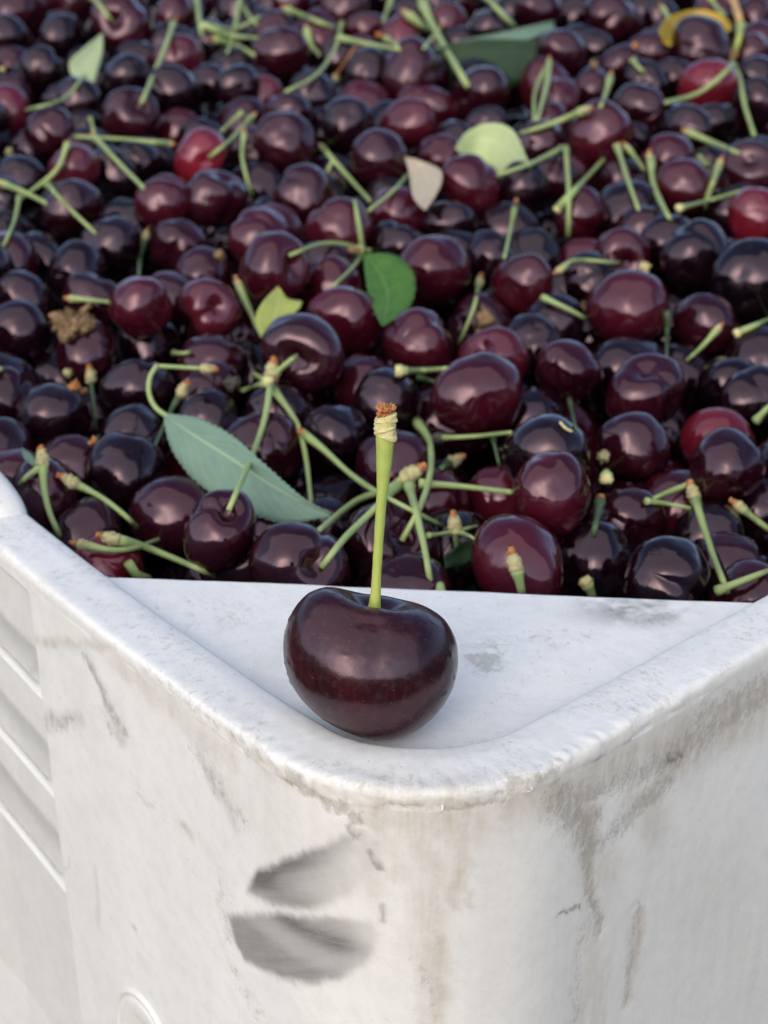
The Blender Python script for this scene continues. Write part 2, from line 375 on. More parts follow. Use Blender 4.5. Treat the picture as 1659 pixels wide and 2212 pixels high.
for a in [(850, 1760, 1010, 1760, .75, .75), (920, 1800, 930, 2000, .42, .55), (930, 1950, 925, 2212, .30, .95), (1000, 1740, 985, 1950, .20, .75), (840, 1750, 850, 1880, .35, .5), (1010, 1900, 1015, 1960, .06, .6),
          (560, 1640, 780, 1740, .22, .55), (500, 1590, 760, 1735, .14, .5), (250, 1430, 500, 1640, .30, .35), (1100, 1740, 1659, 1500, .55, .6), (1240, 1700, 1290, 1900, .5, .65), (1280, 1850, 1290, 2212, .35, .5),
          (1380, 1700, 1420, 1800, .5, .4), (1380, 1980, 1360, 2150, .22, .6), (1290, 2100, 1240, 2212, .5, .4), (1480, 1900, 1659, 2100, 1.6, .22), (1450, 1650, 1659, 1540, .5, .6), (780, 1920, 840, 1800, .4, .4),
          (60, 1270, 250, 1405, .12, .5), (390, 1780, 410, 1800, .12, .5), (820, 1880, 1659, 2200, 3.5, .16)]: blob(1, *a[:5], min(1, a[5]*1.5))
for a in [(130, 1470, 165, 1560, .25, .62), (190, 1430, 262, 1580, .22, .72), (230, 1560, 250, 1600, .2, .5), (420, 1620, 520, 1770, .4, .5), (470, 1890, 500, 2030, .22, .55), (480, 2050, 560, 2200, .25, .45),
          (620, 1680, 780, 1770, .14, .85), (750, 1740, 760, 1800, .12, .8), (1200, 1720, 1290, 1830, .45, .8), (1240, 1730, 1470, 1640, .30, .72), (1430, 1650, 1659, 1500, .4, .78), (1500, 1560, 1659, 1470, .5, .62), (1270, 1850, 1290, 2010, .18, .75),
          (1330, 1790, 1440, 1690, .35, .75), (1380, 1960, 1360, 2160, .2, .55), (1260, 2000, 1240, 2200, .3, .5), (1100, 1700, 1200, 1660, .2, .8), (840, 1735, 1100, 1725, .10, .6), (300, 1440, 560, 1630, .12, .55),
          (900, 2080, 930, 2180, .2, .45), (0, 1180, 300, 1330, .35, .35), (250, 1330, 560, 1560, .5, .35), (700, 1650, 1200, 1640, .35, .42), (1250, 1530, 1659, 1320, .35, .4), (60, 1130, 250, 1270, .15, .5)]: blob(2, *a)
bin_o = bpy.data.objects.new('fruit_bin', None); C.objects.link(bin_o); bin_o.location = (CR[0], CR[1], -78)
tag(bin_o, 'white plastic harvest bin with a scuffed rounded corner, heaped with dark cherries', 'fruit bin')
def bin_part(name, me):
    o = obj(name, me, bin_o); o.matrix_parent_inverse = Matrix.Translation((-CR[0], -CR[1], 78)); return o
def set_uv_wear_shade(me, uv, wr):
    l = me.uv_layers.new(name='surface'); idx = np.zeros(len(me.loops), int); me.loops.foreach_get('vertex_index', idx)
    l.data.foreach_set('uv', uv.reshape(-1, 2)[idx].reshape(-1).astype('f'))
    c = me.color_attributes.new('wear_shade', 'FLOAT_COLOR', 'POINT'); c.data.foreach_set('color', wr.reshape(-1).astype('f'))
me = grid_mesh('bin_shell', P[:, ::-1], M['plastic']); set_uv_wear_shade(me, UV[:, ::-1], wear_shade[:, ::-1]); bin_part('shell', me)

# corner shelf: a triangular plate let into the corner, a little below the rim
PZ = -.36
PB0, PB1 = np.array([-6.6, 29.12]), np.array([9.3, 27.72])        # its straight back edge
g_u = np.linspace(0, 1, 240); front = []
def plate_pt(u, v):
    """u along, v from the rim side (0) to the back edge (1)"""
    sa = -10.5+u*(ARC+21.5); Q, q = path(sa); Q = Q+q*1.30
    B = PB0+(PB1-PB0)*u[:, None]; return Q*(1-v)[:, None]+B*v[:, None]
vv = np.concatenate([np.linspace(0, 1, 150)]); PU, PV = np.meshgrid(g_u, vv)
Q = plate_pt(PU.ravel(), PV.ravel()).reshape(PU.shape+(2,))
back = ((Q-PB0)@np.array([.1, .995]))                  # distance in front of the back edge
db = np.abs((PB1-PB0)[0]*(Q[..., 1]-PB0[1])-(PB1-PB0)[1]*(Q[..., 0]-PB0[0]))/np.linalg.norm(PB1-PB0)
z = PZ+.05*(fbm(Q[..., 0]*.5, Q[..., 1]*.5, 3)-.5)+.01*sstep(5, 0, db)-.10*sstep(.10, 0, db)
z += .05*np.exp(-((Q[..., 0]-1.9)**2/.35+(Q[..., 1]-25.9)**2/.5))*(fbm(Q[..., 0]*9, Q[..., 1]*9, 4)-.3)*1.5
# the plate falls below the rim's inner flank where it meets it
P3 = np.concatenate([Q, z[..., None]], -1)
ext = np.stack([P3[-1]+np.array([0, .06*a, -b]) for a, b in ((.6, .05), (1, .15), (1, .3), (1, 1.5), (1.2, 6))]); P3 = np.concatenate([P3, ext])
uvp = P3[..., :2]+np.array([40, 0]); wp = np.zeros(P3.shape[:2]+(4,)); wp[..., 3] = 1; wp[..., 2] = .22
ppx, ppy, _ = proj(P3)
def pblob(ch, x, y, rx, ry, k):
    d = ((ppx-x)/rx)**2+((ppy-y)/ry)**2; nn = fbm(P3[..., 0]*2.2, P3[..., 1]*2.2, 4)
    wp[..., ch] = np.maximum(wp[..., ch], k*np.exp(-d**1.5)*sstep(.2, .6, nn))
for a in [(0, 1290, 1312, 45, 22, .60), (0, 1370, 1318, 120, 34, .75), (1, 1430, 1315, 80, 25, .5), (2, 1400, 1320, 130, 40, .65), (2, 1050, 1420, 55, 40, .85), (2, 1200, 1380, 160, 30, .45), (2, 450, 1330, 200, 60, .45), (1, 560, 1450, 120, 50, .25), (2, 1250, 1290, 150, 20, .5), (2, 1120, 1500, 90, 40, .35)]: pblob(*a)
me = grid_mesh('corner_plate', P3[:, ::-1], M['plastic']); set_uv_wear_shade(me, uvp[:, ::-1], wp[:, ::-1]); bin_part('corner_plate', me)
def flat_wear(me):
    co = np.zeros(len(me.vertices)*3); me.vertices.foreach_get('co', co); co = co.reshape(-1, 3); uv = np.stack([co@np.array([.7, .7, 0])+13, co[:, 2]], -1)
    wr = np.zeros((len(co), 4)); wr[:, 3] = 1; wr[:, 2] = .24; wr[:, 1] = .15; set_uv_wear_shade(me, uv, wr)
# slanting slats across the recessed panel of the left side
def wall_pt(s, d, z):
    Pq, Nq = path(np.atleast_1d(float(s))); q = Pq[0]+Nq[0]*(d+float(bow(s))+DRAFT*(-z-.3)); return np.array([q[0], q[1], z])
def slat(z0):
    n = 60; ss = SL+.02-22*np.linspace(0, 1, n)**2; rowsS = []
    for s_ in ss:
        k = sstep(0, 2.2, SL-s_); fr_ = .02+.05*k; z_ = z0+.08; up = .02+.34*float(np.exp(-((SL-s_)/.45)**2))
        sec = [(fr_+.20+1.2*up, z_+up*.8-.10), (fr_+.19, z_+.4*up), (fr_+.10, z_+.01), (fr_+.02, z_-.01), (fr_, z_-.07), (fr_+.02, z_-.11), (fr_+.08, z_-.14), (fr_+.20, z_-.14)]
        rowsS.append([wall_pt(s_, *q) for q in sec])
    me = grid_mesh('slat', np.array(rowsS), M['plastic']); flat_wear(me); return me
ZS = []
for yy in (1512, 1725, 1945):
    k = np.argmin((px-{1512: 100, 1725: 122, 1945: 145}[yy])**2+(py-yy)**2); ZS.append(float(P.reshape(-1, 3)[k][2]))
for z0 in ZB: bin_part('slat', slat(z0))
# round moulded disc low on the left side
c0 = sz(312, 2240); SD, ZD = float(c0[0])+.12, float(P.reshape(-1, 3)[np.argmin((px-312)**2+(py-2211)**2)][2])-.75
disc = []
for r_, h_ in ((1.50, -.01), (1.47, .06), (1.40, .075), (1.37, .02), (1.34, .004), (1.27, .004), (1.25, .05), (1.2, .06), (.9, .06), (.85, .045), (.6, .045), (.3, .045), (.02, .045)):
    disc.append([wall_pt(SD+r_*.86*math.cos(a), -h_, ZD+r_*math.sin(a)) for a in np.linspace(0, 2*math.pi, 64, endpoint=False)])
me = grid_mesh('moulded_disc', np.array(disc), M['plastic'], True); flat_wear(me); bin_part('moulded_disc', me)
# raised lug inside the left rim
def lug():
    Rw = []
    for th_ in np.linspace(0, math.pi/2, 14):
        Rw.append([])
        for a in np.linspace(0, 2*math.pi, 40, endpoint=False):
            c, s_ = math.cos(a), math.sin(a); c = math.copysign(abs(c)**.6, c); s_ = math.copysign(abs(s_)**.6, s_)
            r_ = math.cos(th_)**.9
            q = path(np.array([-15.6]))[0][0]+nL*(.35+.95+.80*c*r_)+eL*(4.6*s_*r_); Rw[-1].append((q[0], q[1], -.15+1.15*math.sin(th_)**1.2))
    return grid_mesh('lug', np.array(Rw), M['plastic'], True)
me = lug(); flat_wear(me); bin_part('rim_lug', me)
# curls of abraded plastic along the corner's edge
for (x, y, ln_, an) in [(955, 1736, .12, -1.9), (1136, 1706, .11, 1.1)]:
    k = np.argmin((px-x)**2+(py-y)**2); p0 = P.reshape(-1, 3)[k]; out = -path(np.array([UV.reshape(-1, 2)[k][0]]))[1][0]; tx = np.array([-out[1], out[0]])
    rws = []
    for j, t_ in enumerate(np.linspace(0, 1, 7)):
        c_ = p0+np.array([*(out*(.02+.08*math.sin(t_*2.6))), 0])+np.array([*(tx*math.cos(an)*ln_*t_), math.sin(an)*ln_*t_]); hw = .022*(1-t_*.8)
        rws.append([c_+np.array([*(tx*hw), -.01]), c_+np.array([*(out*.02), .02]), c_-np.array([*(tx*hw), .01])])
    me = grid_mesh('plastic_curl', np.array(rws), M['plastic']); flat_wear(me); bin_part('plastic_curl', me)
# far sides of the bin, out of the picture
def box(name, p, q, wid, z0, z1):
    p, q = np.array(p), np.array(q); d = (q-p)/np.linalg.norm(q-p); n = np.array([-d[1], d[0]])*wid
    V = [(*(a+b), z) for z in (z0, z1) for a, b in ((p, n*0), (q, n*0), (q, n), (p, n))]
    me = mesh(name, V, [(0, 1, 2, 3), (7, 6, 5, 4), (0, 4, 5, 1), (1, 5, 6, 2), (2, 6, 7, 3), (3, 7, 4, 0)], M['plastic'], False); flat_wear(me); return me
E0, E1 = A0+eL*99.9, A1+eR*109.9; FARC = E0+(E1-A1)
bin_part('far_side', box('far_side', E0, E0+eR*117, -1.6, -78, -.01)); bin_part('far_side', box('far_side', E1, E1+eL*107, 1.6, -78, -.01))

# ------------------------------------------------------------------ cherries
def cherry_mesh(name, seed, nu=40, nv=28, mat=None):
    r2 = random.Random(seed); off = Vector((r2.random()*50, r2.random()*50, r2.random()*50))
    dep, wid, sut, el, hgt = r2.uniform(.28, .42), r2.uniform(.38, .5), r2.choice([.0, .03, .09, .14]), r2.uniform(.82, 1.0), r2.uniform(.84, 1.04)
    sh = r2.uniform(0, .07); rows = []; dents = [(Vector((r2.gauss(0, 1), r2.gauss(0, 1), r2.gauss(0, .6))).normalized(), r2.uniform(.25, .6), r2.uniform(.03, .10)) for _ in range(r2.choice((0, 1, 2, 3)))]
    for i in range(nv+1):
        ph = math.pi*i/nv; row = []
        for j in range(nu):
            a = 2*math.pi*j/nu; x, y, z = math.sin(ph)*math.cos(a), math.sin(ph)*math.sin(a)*el, math.cos(ph)*hgt
            k = 1-dep*math.exp(-(ph/wid)**2)+sh*math.exp(-((ph-.85)/.4)**2)-.03*math.exp(-((math.pi-ph)/.18)**2)-.04*sstep(1.7, 2.9, ph)
            da = min(abs(a-math.pi/2), 2*math.pi-abs(a-math.pi/2)); k -= sut*math.exp(-(da/.22)**2)*math.sin(ph)
            v = Vector((x, y, z)); k += .12*mnoise.noise(v*1.0+off)+.035*mnoise.noise(v*2.4+off)
            for dv, dr, da_ in dents: k -= da_*math.exp(-((v-dv).length/dr)**2)
            row.append((x*k, y*k, z*k))
        rows.append(row)
    me = grid_mesh(name, np.array(rows), mat or M['cherry'], True); return me
VARI = [cherry_mesh('cherry_body', 11+k, 48, 34) for k in range(22)]
SHRIV = cherry_mesh('wrinkled_cherry', 77); SHRIV_co = None
for v_ in SHRIV.vertices:
    c_ = v_.co.copy(); v_.co = c_*(1+.05*mnoise.noise(c_*4)+.035*abs(mnoise.noise(Vector((c_.x*3, c_.y*9, c_.z*2)))))
COL = {'d': (.008, .0022, .005), 'p': (.024, .003, .0075), 'm': (.054, .005, .012), 'r': (.085, .009, .018), 'R': (.14, .009, .019), 'k': (.005, .003, .005)}
WORD = {'d': 'blue-black', 'p': 'dark purple', 'm': 'maroon', 'r': 'red', 'R': 'bright red', 'k': 'nearly black'}
# x, y, width, colour, cavity offset (or None), depth tweak, special label
CH_ = """33 28 95 p|10 78 90 d|133 74 95 d|150 5 110 p|263 55 125 m c-18,-10|95 150 95 d|378 35 95 m|385 127 110 r|275 170 110 d|376 202 110 d|170 217 95 d|18 240 92 r|107 282 105 p|283 250 116 p c22,-32|511 187 95 d|455 182 70 d|434 338 112 R c22,8|567 208 88 R|548 330 85 p|450 95 62 d
745 20 100 p|604 112 116 p|593 68 90 p|692 88 70 m|795 66 76 m|868 80 96 r|965 50 76 r|1065 60 90 d|738 130 65 d|795 162 100 d|890 160 130 p|1038 208 132 p c-60,10|680 205 92 d|620 246 102 p|618 306 118 p|752 270 112 d|885 268 115 m|820 342 118 p|1052 276 90 d|985 307 85 d|630 5 80 p|960 345 92 m|945 5 72 p
1165 25 100 p|1318 40 106 p|1215 117 105 p|1280 107 72 d|1430 38 76 d|1513 107 126 p|1627 35 62 p|1654 12 70 p|1402 110 85 p|1340 137 90 p|1280 190 80 p|1207 215 76 r|1378 240 114 p|1395 178 80 d|1530 190 116 R|1632 165 80 d|1637 222 92 d|1618 116 60 m|1486 277 110 d|1545 265 90 d|1298 292 130 m|1362 312 76 d|1165 312 72 p|1185 268 80 m|1622 370 125 p c-5,-30|1455 172 70 d
43 395 90 d|158 370 112 r|247 374 82 d|300 352 92 d|158 455 128 p|350 440 112 m|468 430 128 p c30,-70|5 445 62 d|240 532 110 d|388 532 116 p|22 562 96 p c-30,0|84 560 78 d|168 590 76 d|440 603 114 p|562 515 142 m|590 582 160 m c60,-10|50 655 116 d|206 645 86 p|302 662 134 m|452 668 134 r c25,-5|368 645 52 p
656 425 126 p|733 492 146 m|858 467 110 m|1017 402 142 m|968 480 100 d|938 586 160 m|1062 560 90 d|717 622 90 m|745 694 160 m|860 532 62 d|590 652 80 p
1132 402 110 d|1200 385 80 p|1252 466 104 m|1390 506 102 p|1442 522 70 d|1502 548 148 d|1636 466 126 R|1626 604 170 k|1128 614 142 m|1275 604 118 d|1345 560 110 m c10,10|1360 668 164 m|1520 700 132 p|1475 402 120 m|1440 345 108 m
42 718 132 d|188 762 126 p|320 743 114 d|303 842 140 d|112 902 122 d|5 865 72 p|458 792 118 p|450 850 110 p|452 926 122 d|-8 980 112 p|150 1012 126 p|290 955 92 d|272 1020 142 d
658 764 174 p c-18,14 -1.0|905 740 150 m|1070 778 146 m c-40,-40|788 842 136 p|838 866 136 d|1033 858 190 m|612 902 150 d|720 946 146 d|568 972 150 p w|850 1012 156 p
1195 702 132 d|1155 748 80 d|1226 802 142 p|1397 852 182 p c0,-78|1370 968 162 p|1150 908 120 d|1180 990 198 d|1190 1068 176 m e -1.6|1550 958 150 R|1572 1006 166 p -0.5|1632 860 120 d|1580 840 110 d
35 1050 92 m|96 1072 112 p|190 1163 132 p|375 1114 156 p|476 1148 196 p c20,-52|226 1242 132 R|522 1230 116 p
600 1172 136 p|645 1230 212 p c45,-10 -0.6|706 1152 110 d|842 1178 206 p c35,-28|930 1092 90 m|1085 1082 90 m|882 1295 112 p|1122 1212 236 m -0.6|975 1188 92 d
1352 1134 130 p|1290 1216 112 d|1438 1256 192 d -0.6|1530 1175 164 d|1460 1102 110 m|1622 1312 112 p|1592 1240 92 p|1646 1110 90 d"""
rec = []
for tok in CH_.replace('\n', '|').split('|'):
    q = tok.split(); d_ = dict(x=float(q[0]), y=float(q[1]), w=float(q[2]), c=q[3], cav=None, dt=0., ell=False, wr=False)
    for e_ in q[4:]:
        if e_[0] == 'c': d_['cav'] = tuple(float(v) for v in e_[1:].split(','))
        elif e_ == 'e': d_['ell'] = True
        elif e_ == 'w': d_['wr'] = True
        else: d_['dt'] = float(e_)
    d_['w'] *= 1.09 if d_['y'] < 450 else 1.05 if d_['y'] < 900 else 1.
    lw = 98+.102*d_['y']
    if d_['w'] < .82*lw: d_['w'] = .86*lw; d_['dt'] += 1.3
    rec.append(d_)
X = np.array([r['x'] for r in rec]); Y = np.array([r['y'] for r in rec]); Wd = np.array([r['w'] for r in rec])
T0 = heap_t(Y)+np.array([r['dt'] for r in rec]); T = T0+rng.normal(0, .15, len(T0)); RY = ray(X, Y)
front_rank = Y+Wd*.3-80*np.array([r['dt'] for r in rec])
WL = .15
for it in range(400):
    Cn = CAM+RY*T[:, None]; R_ = Wd*T/(2*F); D = Cn[:, None]-Cn[None]; dist = np.linalg.norm(D, axis=2)+np.eye(len(T))*99
    ov = np.clip(.93*(R_[:, None]+R_[None])-dist, 0, None); sg = np.where(front_rank[:, None] > front_rank[None], -1., 1.)
    T = T+np.clip((ov*sg).sum(1)*.10, -.2, .2)+.02*(T0-T); T = np.clip(T, T0-1.6, T0+2.4)
    # stay inside the left side of the bin
    dl = (CAM[:2]+RY[:, :2]*T[:, None]-A0)@nL-1.65-R_; T = np.where(dl < 0, T+.1, T)
Cn = CAM+RY*T[:, None]; R_ = Wd*T/(2*F)*.985
# half-buried fruit that fills the hollows between
fill = []
allc, allr = Cn.copy(), R_.copy()
for tr in range(9000):
    x, y = rng.uniform(-60, 1720), rng.uniform(-40, 1300)
    lim = 1080+x*1.0 if x < 200 else 1290
    if y > lim: continue
    t = float(heap_t(y))+rng.uniform(2.3, 4.6); r = rng.uniform(1.12, 1.38); p = pt(x, y, t)
    if (p[:2]-A0)@nL < 1.7+r or (p[:2]-A1)@nR < 1.7+r: continue
    if np.any(np.linalg.norm(allc-p, axis=1) < .86*(allr+r)): continue
    fill.append((x, y, t, r, p)); allc = np.vstack([allc, p]); allr = np.append(allr, r)
# keep as single things those that show, leave the deeper ones to the pile
def cover(p, r):
    x, y, t = proj(p); k = 0; tot = 0; rr = r*F/t
    for a in range(12):
        for q in (.35, .75):
            ang = a*math.pi/6; gx, gy = x+rr*q*math.cos(ang), y+rr*q*math.sin(ang); tot += 1
            g = ray(gx, gy); g = g/np.linalg.norm(g); oc = allc-CAM; b = oc@g; h2 = allr**2-((oc**2).sum(1)-b**2); hit = h2 > 0
            tt = np.where(hit, b-np.sqrt(np.maximum(h2, 0)), 1e9); mine = np.linalg.norm(allc-p, axis=1) < 1e-6
            if tt.min() >= tt[mine].min()-1e-6: k += 1
    return k/tot
fs = sorted(fill, key=lambda f: -cover(f[4], f[3])*f[3]/f[2]); LIM = 297-len(rec)
inview = [f for f in fs if 0 < f[0] < 1659 and f[1] > -10]; keep = inview[:LIM]; kid = {id(f) for f in keep}; rest = [f for f in fill if id(f) not in kid]

LM = [('the long grey-green leaf', 530, 1010), ('the bright green leaf', 845, 625), ('the lime leaf scrap', 600, 670), ('the curled pale lime leaf', 1070, 310), ('the beige dry leaf', 915, 395),
      ('the big dark green leaf', 1050, 130), ('the curved yellow leaf', 1490, 55), ('the pale upright leaf', 185, 120), ('the red edge cherry', 1636, 466),
      ('the dry brown husk', 160, 690), ('the upright stem', 822, 930), ('the orange twig', 1590, 60), ('the red pitted cherry', 434, 338), ('the red cherry sliver', 226, 1242), ('the plump maroon cherry', 1033, 858)]
SECT = ['to the right of', 'to the lower right of', 'below', 'to the lower left of', 'to the left of', 'to the upper left of', 'above', 'to the upper right of']
ORD = ['nearest', 'second', 'third', 'fourth', 'fifth', 'sixth', 'seventh', 'eighth', 'ninth', 'tenth', 'eleventh', 'twelfth', 'thirteenth', 'fourteenth', 'fifteenth']
SPECIAL = {(434, 338): 'red cherry with the stem set in a wide open pit facing us', (1636, 466): 'bright red cherry cut off by the right edge of the picture', (226, 1242): 'bright red cherry showing as a sliver above the left rim',
           (1190, 1068): 'tall oval maroon cherry standing in front of a broad blue-black one', (645, 1230): 'dusty purple cherry with an open pit and thick stem, behind the corner shelf', (842, 1178): 'purple cherry with a bent stem in its pit, right behind the upright stem',
           (1122, 1212): 'large glossy maroon cherry directly behind the shelf edge, right of the foreground cherry', (1397, 852): 'heart-shaped purple cherry with a notch in its top', (1033, 858): 'plump maroon cherry glowing red below its sky reflection',
           (658, 764): 'dark cherry with its stem pit facing us, behind the stem cluster', (452, 668): 'red cherry with a dented face, left of the yellow-lime scrap', (1017, 402): 'round maroon cherry standing proud beside the beige dry leaf',
           (567, 208): 'bright red cherry among dark ones in the upper left half', (1530, 190): 'red cherry behind the green stem fork at the upper right', (1550, 958): 'red cherry half hidden by a dark purple one near the right edge',
           (1626, 604): 'large nearly black cherry cut off by the right edge', (568, 972): 'wrinkled purple cherry half under the long grey-green leaf', (302, 662): 'smooth round maroon cherry right of the dry brown husk', (1438, 1256): 'broad blue-black cherry resting on the back of the shelf edge', (476, 1148): 'wide purple cherry with a stem rising over the long leaf'}
def label_for(lst, word_of, extra, tail=None):
    out = {}; groups = {}
    for i, (x, y) in enumerate(lst):
        j = min(range(len(LM)), key=lambda j: math.hypot(x-LM[j][1], (y-LM[j][2])*1.15)+(1e9 if math.hypot(x-LM[j][1], y-LM[j][2]) < 12 else 0))
        sct = int(round(math.degrees(math.atan2(y-LM[j][2], x-LM[j][1]))/45)) % 8
        groups.setdefault((j, sct), []).append(i)
    for (j, sct), ii in groups.items():
        ii.sort(key=lambda i: math.hypot(lst[i][0]-LM[j][1], lst[i][1]-LM[j][2]))
        for k, i in enumerate(ii): out[i] = f"{ORD[min(k, 14)]} {word_of(i)} {SECT[sct]} {LM[j][0]}"
    if tail: out = {i: v+', a '+tail(i)+' one' for i, v in out.items()}
    return out
lab1 = label_for([(r['x'], r['y']) for r in rec], lambda i: 'cherry', '', lambda i: WORD[rec[i]['c']])
fcol = [rng.choice(list('kddppmd')) for _ in keep]
lab2 = label_for([(f[0], f[1]) for f in keep], lambda i: 'half-buried cherry', '')
GRP = 'cherries heaped in the bin'
def rnd_axis(rr):
    # stem end turned down or away from the eye
    a = rr.uniform(0, 2*math.pi); return Vector((math.cos(a)*.8, .6+.5*rr.random(), -rr.uniform(.1, 1.1))).normalized()
def axis_quat(ax, spin): return ax.to_track_quat('Z', 'Y') @ Matrix.Rotation(spin, 3, 'Z').to_quaternion()
def put_cherry(p, r, c, cav, me, lab, rr, ell=False):
    o = obj('cherry', me); o.location = p
    if cav is not None:
        vd = Vector(CAM-p).normalized(); rt = Vector((1, 0, 0)); up = rt.cross(vd)*-1; up = vd.cross(rt).normalized()
        if up.z < 0: up = -up
        k = cav; z_ = math.sqrt(max(.08, 1-min(.92, k[0]**2+k[1]**2))); ax = (rt*k[0]-up*k[1]+vd*z_).normalized()
    else: ax = rnd_axis(rr)
    if ell: ax = Vector((.1, .35, -1)).normalized()
    o.rotation_mode = 'QUATERNION'; o.rotation_quaternion = axis_quat(ax, rr.uniform(0, 6.28))
    s_ = r*1.03; o.scale = (s_*rr.uniform(.93, 1.06), s_*rr.uniform(.93, 1.06), s_*rr.uniform(.90, 1.06)) if not ell else (s_*.98, s_*.98, s_*1.2)
    b = COL[c]; j = rr.uniform(.75, 1.3); o.color = (b[0]*j, b[1]*j, b[2]*j, 1)
    tag(o, lab, 'cherry', GRP); return o
rr = random.Random(5)
for i, r in enumerate(rec):
    cv = None if r['cav'] is None else (r['cav'][0]/(r['w']/2), r['cav'][1]/(r['w']/2))
    put_cherry(Cn[i], R_[i], r['c'], cv, SHRIV if r['wr'] else VARI[rr.randrange(22)], SPECIAL.get((int(r['x']), int(r['y'])), lab1[i]), rr, r['ell'])
for i, f in enumerate(keep): put_cherry(f[4], f[3], str(fcol[i]), None, VARI[rr.randrange(22)], lab2[i], rr)

# the rest of the heap: deeper fruit and fruit beyond the frame
low = cherry_mesh('low', 3, 12, 8); lv = np.zeros(len(low.vertices)*3); low.vertices.foreach_get('co', lv); lv = lv.reshape(-1, 3)
lf = np.array([list(p.vertices) for p in low.polygons])
cen = [(f[4], f[3]) for f in rest]; gy_ = np.linspace(-300, 1500, 400); cpt = pt(np.full(400, CX), gy_, heap_t(gy_)); od = np.argsort(cpt[:, 1])
def heap_z(yw): return np.interp(yw, cpt[od, 1], cpt[od, 2])
STEP = 2.25
for yw in np.arange(24, 160, STEP*.86):
    for xw in np.arange(-78, 82, STEP):
        x_, y_ = xw+rng.uniform(-.95, .95), yw+rng.uniform(-.85, .85); q = np.array([x_, y_])
        if (q-A0)@nL < 2.8 or (q-A1)@nR < 2.8 or (q-E0)@nR > 0 and False or (q-A0)@eL > 97 or (q-A1)@eR > 107: continue
        bk = (y_-PB0[1])-(PB1-PB0)[1]/(PB1-PB0)[0]*(x_-PB0[0])
        if bk < 1.6: continue
        hz = min(float(heap_z(min(y_, 70))), 5.0)-.0; edge = min((q-A0)@nL, (q-A1)@nR); hz = min(hz, -2.0+edge*.45)
        gx, gy, gt = proj(np.array([x_, y_, hz])); inside = -40 < gx < 1700 and -30 < gy < 1400
        for lay in ((3.7, 5.6) if inside else (.3,)):
            cen.append((np.array([x_+lay*.4, y_, hz-lay-(0 if inside else rng.uniform(-.5, .8))]), rng.uniform(1.0, 1.3)))
Vs, Fs = [], []
for k, (p, r) in enumerate(cen):
    ax = rnd_axis(rr); Rm = np.array(axis_quat(ax, rr.random()*6).to_matrix()); Vs.append(lv@Rm.T*r+p); Fs.append(lf+k*len(lv))
Vs = np.concatenate(Vs); Fs = np.concatenate(Fs)
me = bpy.data.meshes.new('cherry_pile'); me.vertices.add(len(Vs)); me.vertices.foreach_set('co', Vs.reshape(-1).astype('f'))
me.loops.add(Fs.size); me.loops.foreach_set('vertex_index', Fs.reshape(-1)); me.polygons.add(len(Fs)); me.polygons.foreach_set('loop_start', np.arange(len(Fs))*4); me.polygons.foreach_set('loop_total', np.full(len(Fs), 4))
me.polygons.foreach_set('use_smooth', np.ones(len(Fs), bool)); me.materials.append(M['cherry']); me.update(calc_edges=True); me.validate()
pile = obj('cherry_pile', me); pile.color = (*COL['d'], 1); tag(pile, 'deeper layers of the heap of dark cherries, seen only through gaps', 'cherries', kind='stuff')

# ------------------------------------------------------------------ stems, knobs, leaves
def hit(x, y):
    """nearest fruit surface along the sight line (axis depth)"""
    g = ray(x, y); n = np.linalg.norm(g); g = g/n; oc = allc-CAM; b = oc@g; h2 = allr**2-((oc**2).sum(1)-b**2)
    tt = np.where(h2 > 0, b-np.sqrt(np.maximum(h2, 0)), 1e9).min(); return float(heap_t(y)) if tt > 1e8 else tt/n
def catmull(Pc, n):
    Pc = np.asarray(Pc, float)
    if len(Pc) == 2: return Pc[0]+(Pc[1]-Pc[0])*np.linspace(0, 1, n)[:, None]
    Q = np.vstack([2*Pc[0]-Pc[1], Pc, 2*Pc[-1]-Pc[-2]]); out = []; L = np.r_[0, np.cumsum(np.linalg.norm(np.diff(Pc[:, :2], axis=0), axis=1))]; L /= L[-1]
    for u in np.linspace(0, 1, n):
        k = min(np.searchsorted(L, u, 'right')-1, len(Pc)-2); t = (u-L[k])/(L[k+1]-L[k]); a, b, c, d = Q[k:k+4]
        out.append(.5*((2*b)+(-a+c)*t+(2*a-5*b+4*c-d)*t*t+(-a+3*b-3*c+d)*t**3))
    return np.array(out)
def tube(name, C3, rad, mat, nseg=10, lump=0., seed=0, cap=True):
    C3 = np.asarray(C3, float); n = len(C3); rad = np.broadcast_to(rad, (n,)); T_ = np.gradient(C3, axis=0); T_ /= np.linalg.norm(T_, axis=1)[:, None]+1e-9
    up = np.array([.1, .2, 1.]); rows = []
    if abs(T_[0]@up)/np.linalg.norm(up) > .95: up = np.array([1., 0, .1])
    A_ = np.cross(T_[0], up); A_ /= np.linalg.norm(A_)
    for i in range(n):
        A_ = A_-T_[i]*(A_@T_[i]); A_ /= np.linalg.norm(A_); B_ = np.cross(T_[i], A_)
        row = []
        for j in range(nseg):
            a = 2*math.pi*j/nseg; k = 1+lump*mnoise.noise(Vector((math.cos(a)*1.5+seed*3.1, math.sin(a)*1.5, i*.55+seed)))*2
            row.append(C3[i]+(A_*math.cos(a)+B_*math.sin(a))*rad[i]*k)
        rows.append(row)
    if cap: rows = [[C3[0]]*nseg]+rows+[[C3[-1]]*nseg]
    return grid_mesh(name, np.array(rows), mat, True)
def depths(P2, off, dive):
    P2 = np.asarray(P2, float); S = catmull(P2, 14); h = np.array([hit(*q) for q in S]); t = h-off
    lo = t.copy()
    for _ in range(30):
        t[1:-1] = (t[:-2]+2*t[1:-1]+t[2:])/4; t = np.minimum(t, lo+.05)
    if dive: u = np.linspace(0, 1, len(t)); t = t+dive*np.clip(u-.8, 0, 1)*5*.45
    return S, t
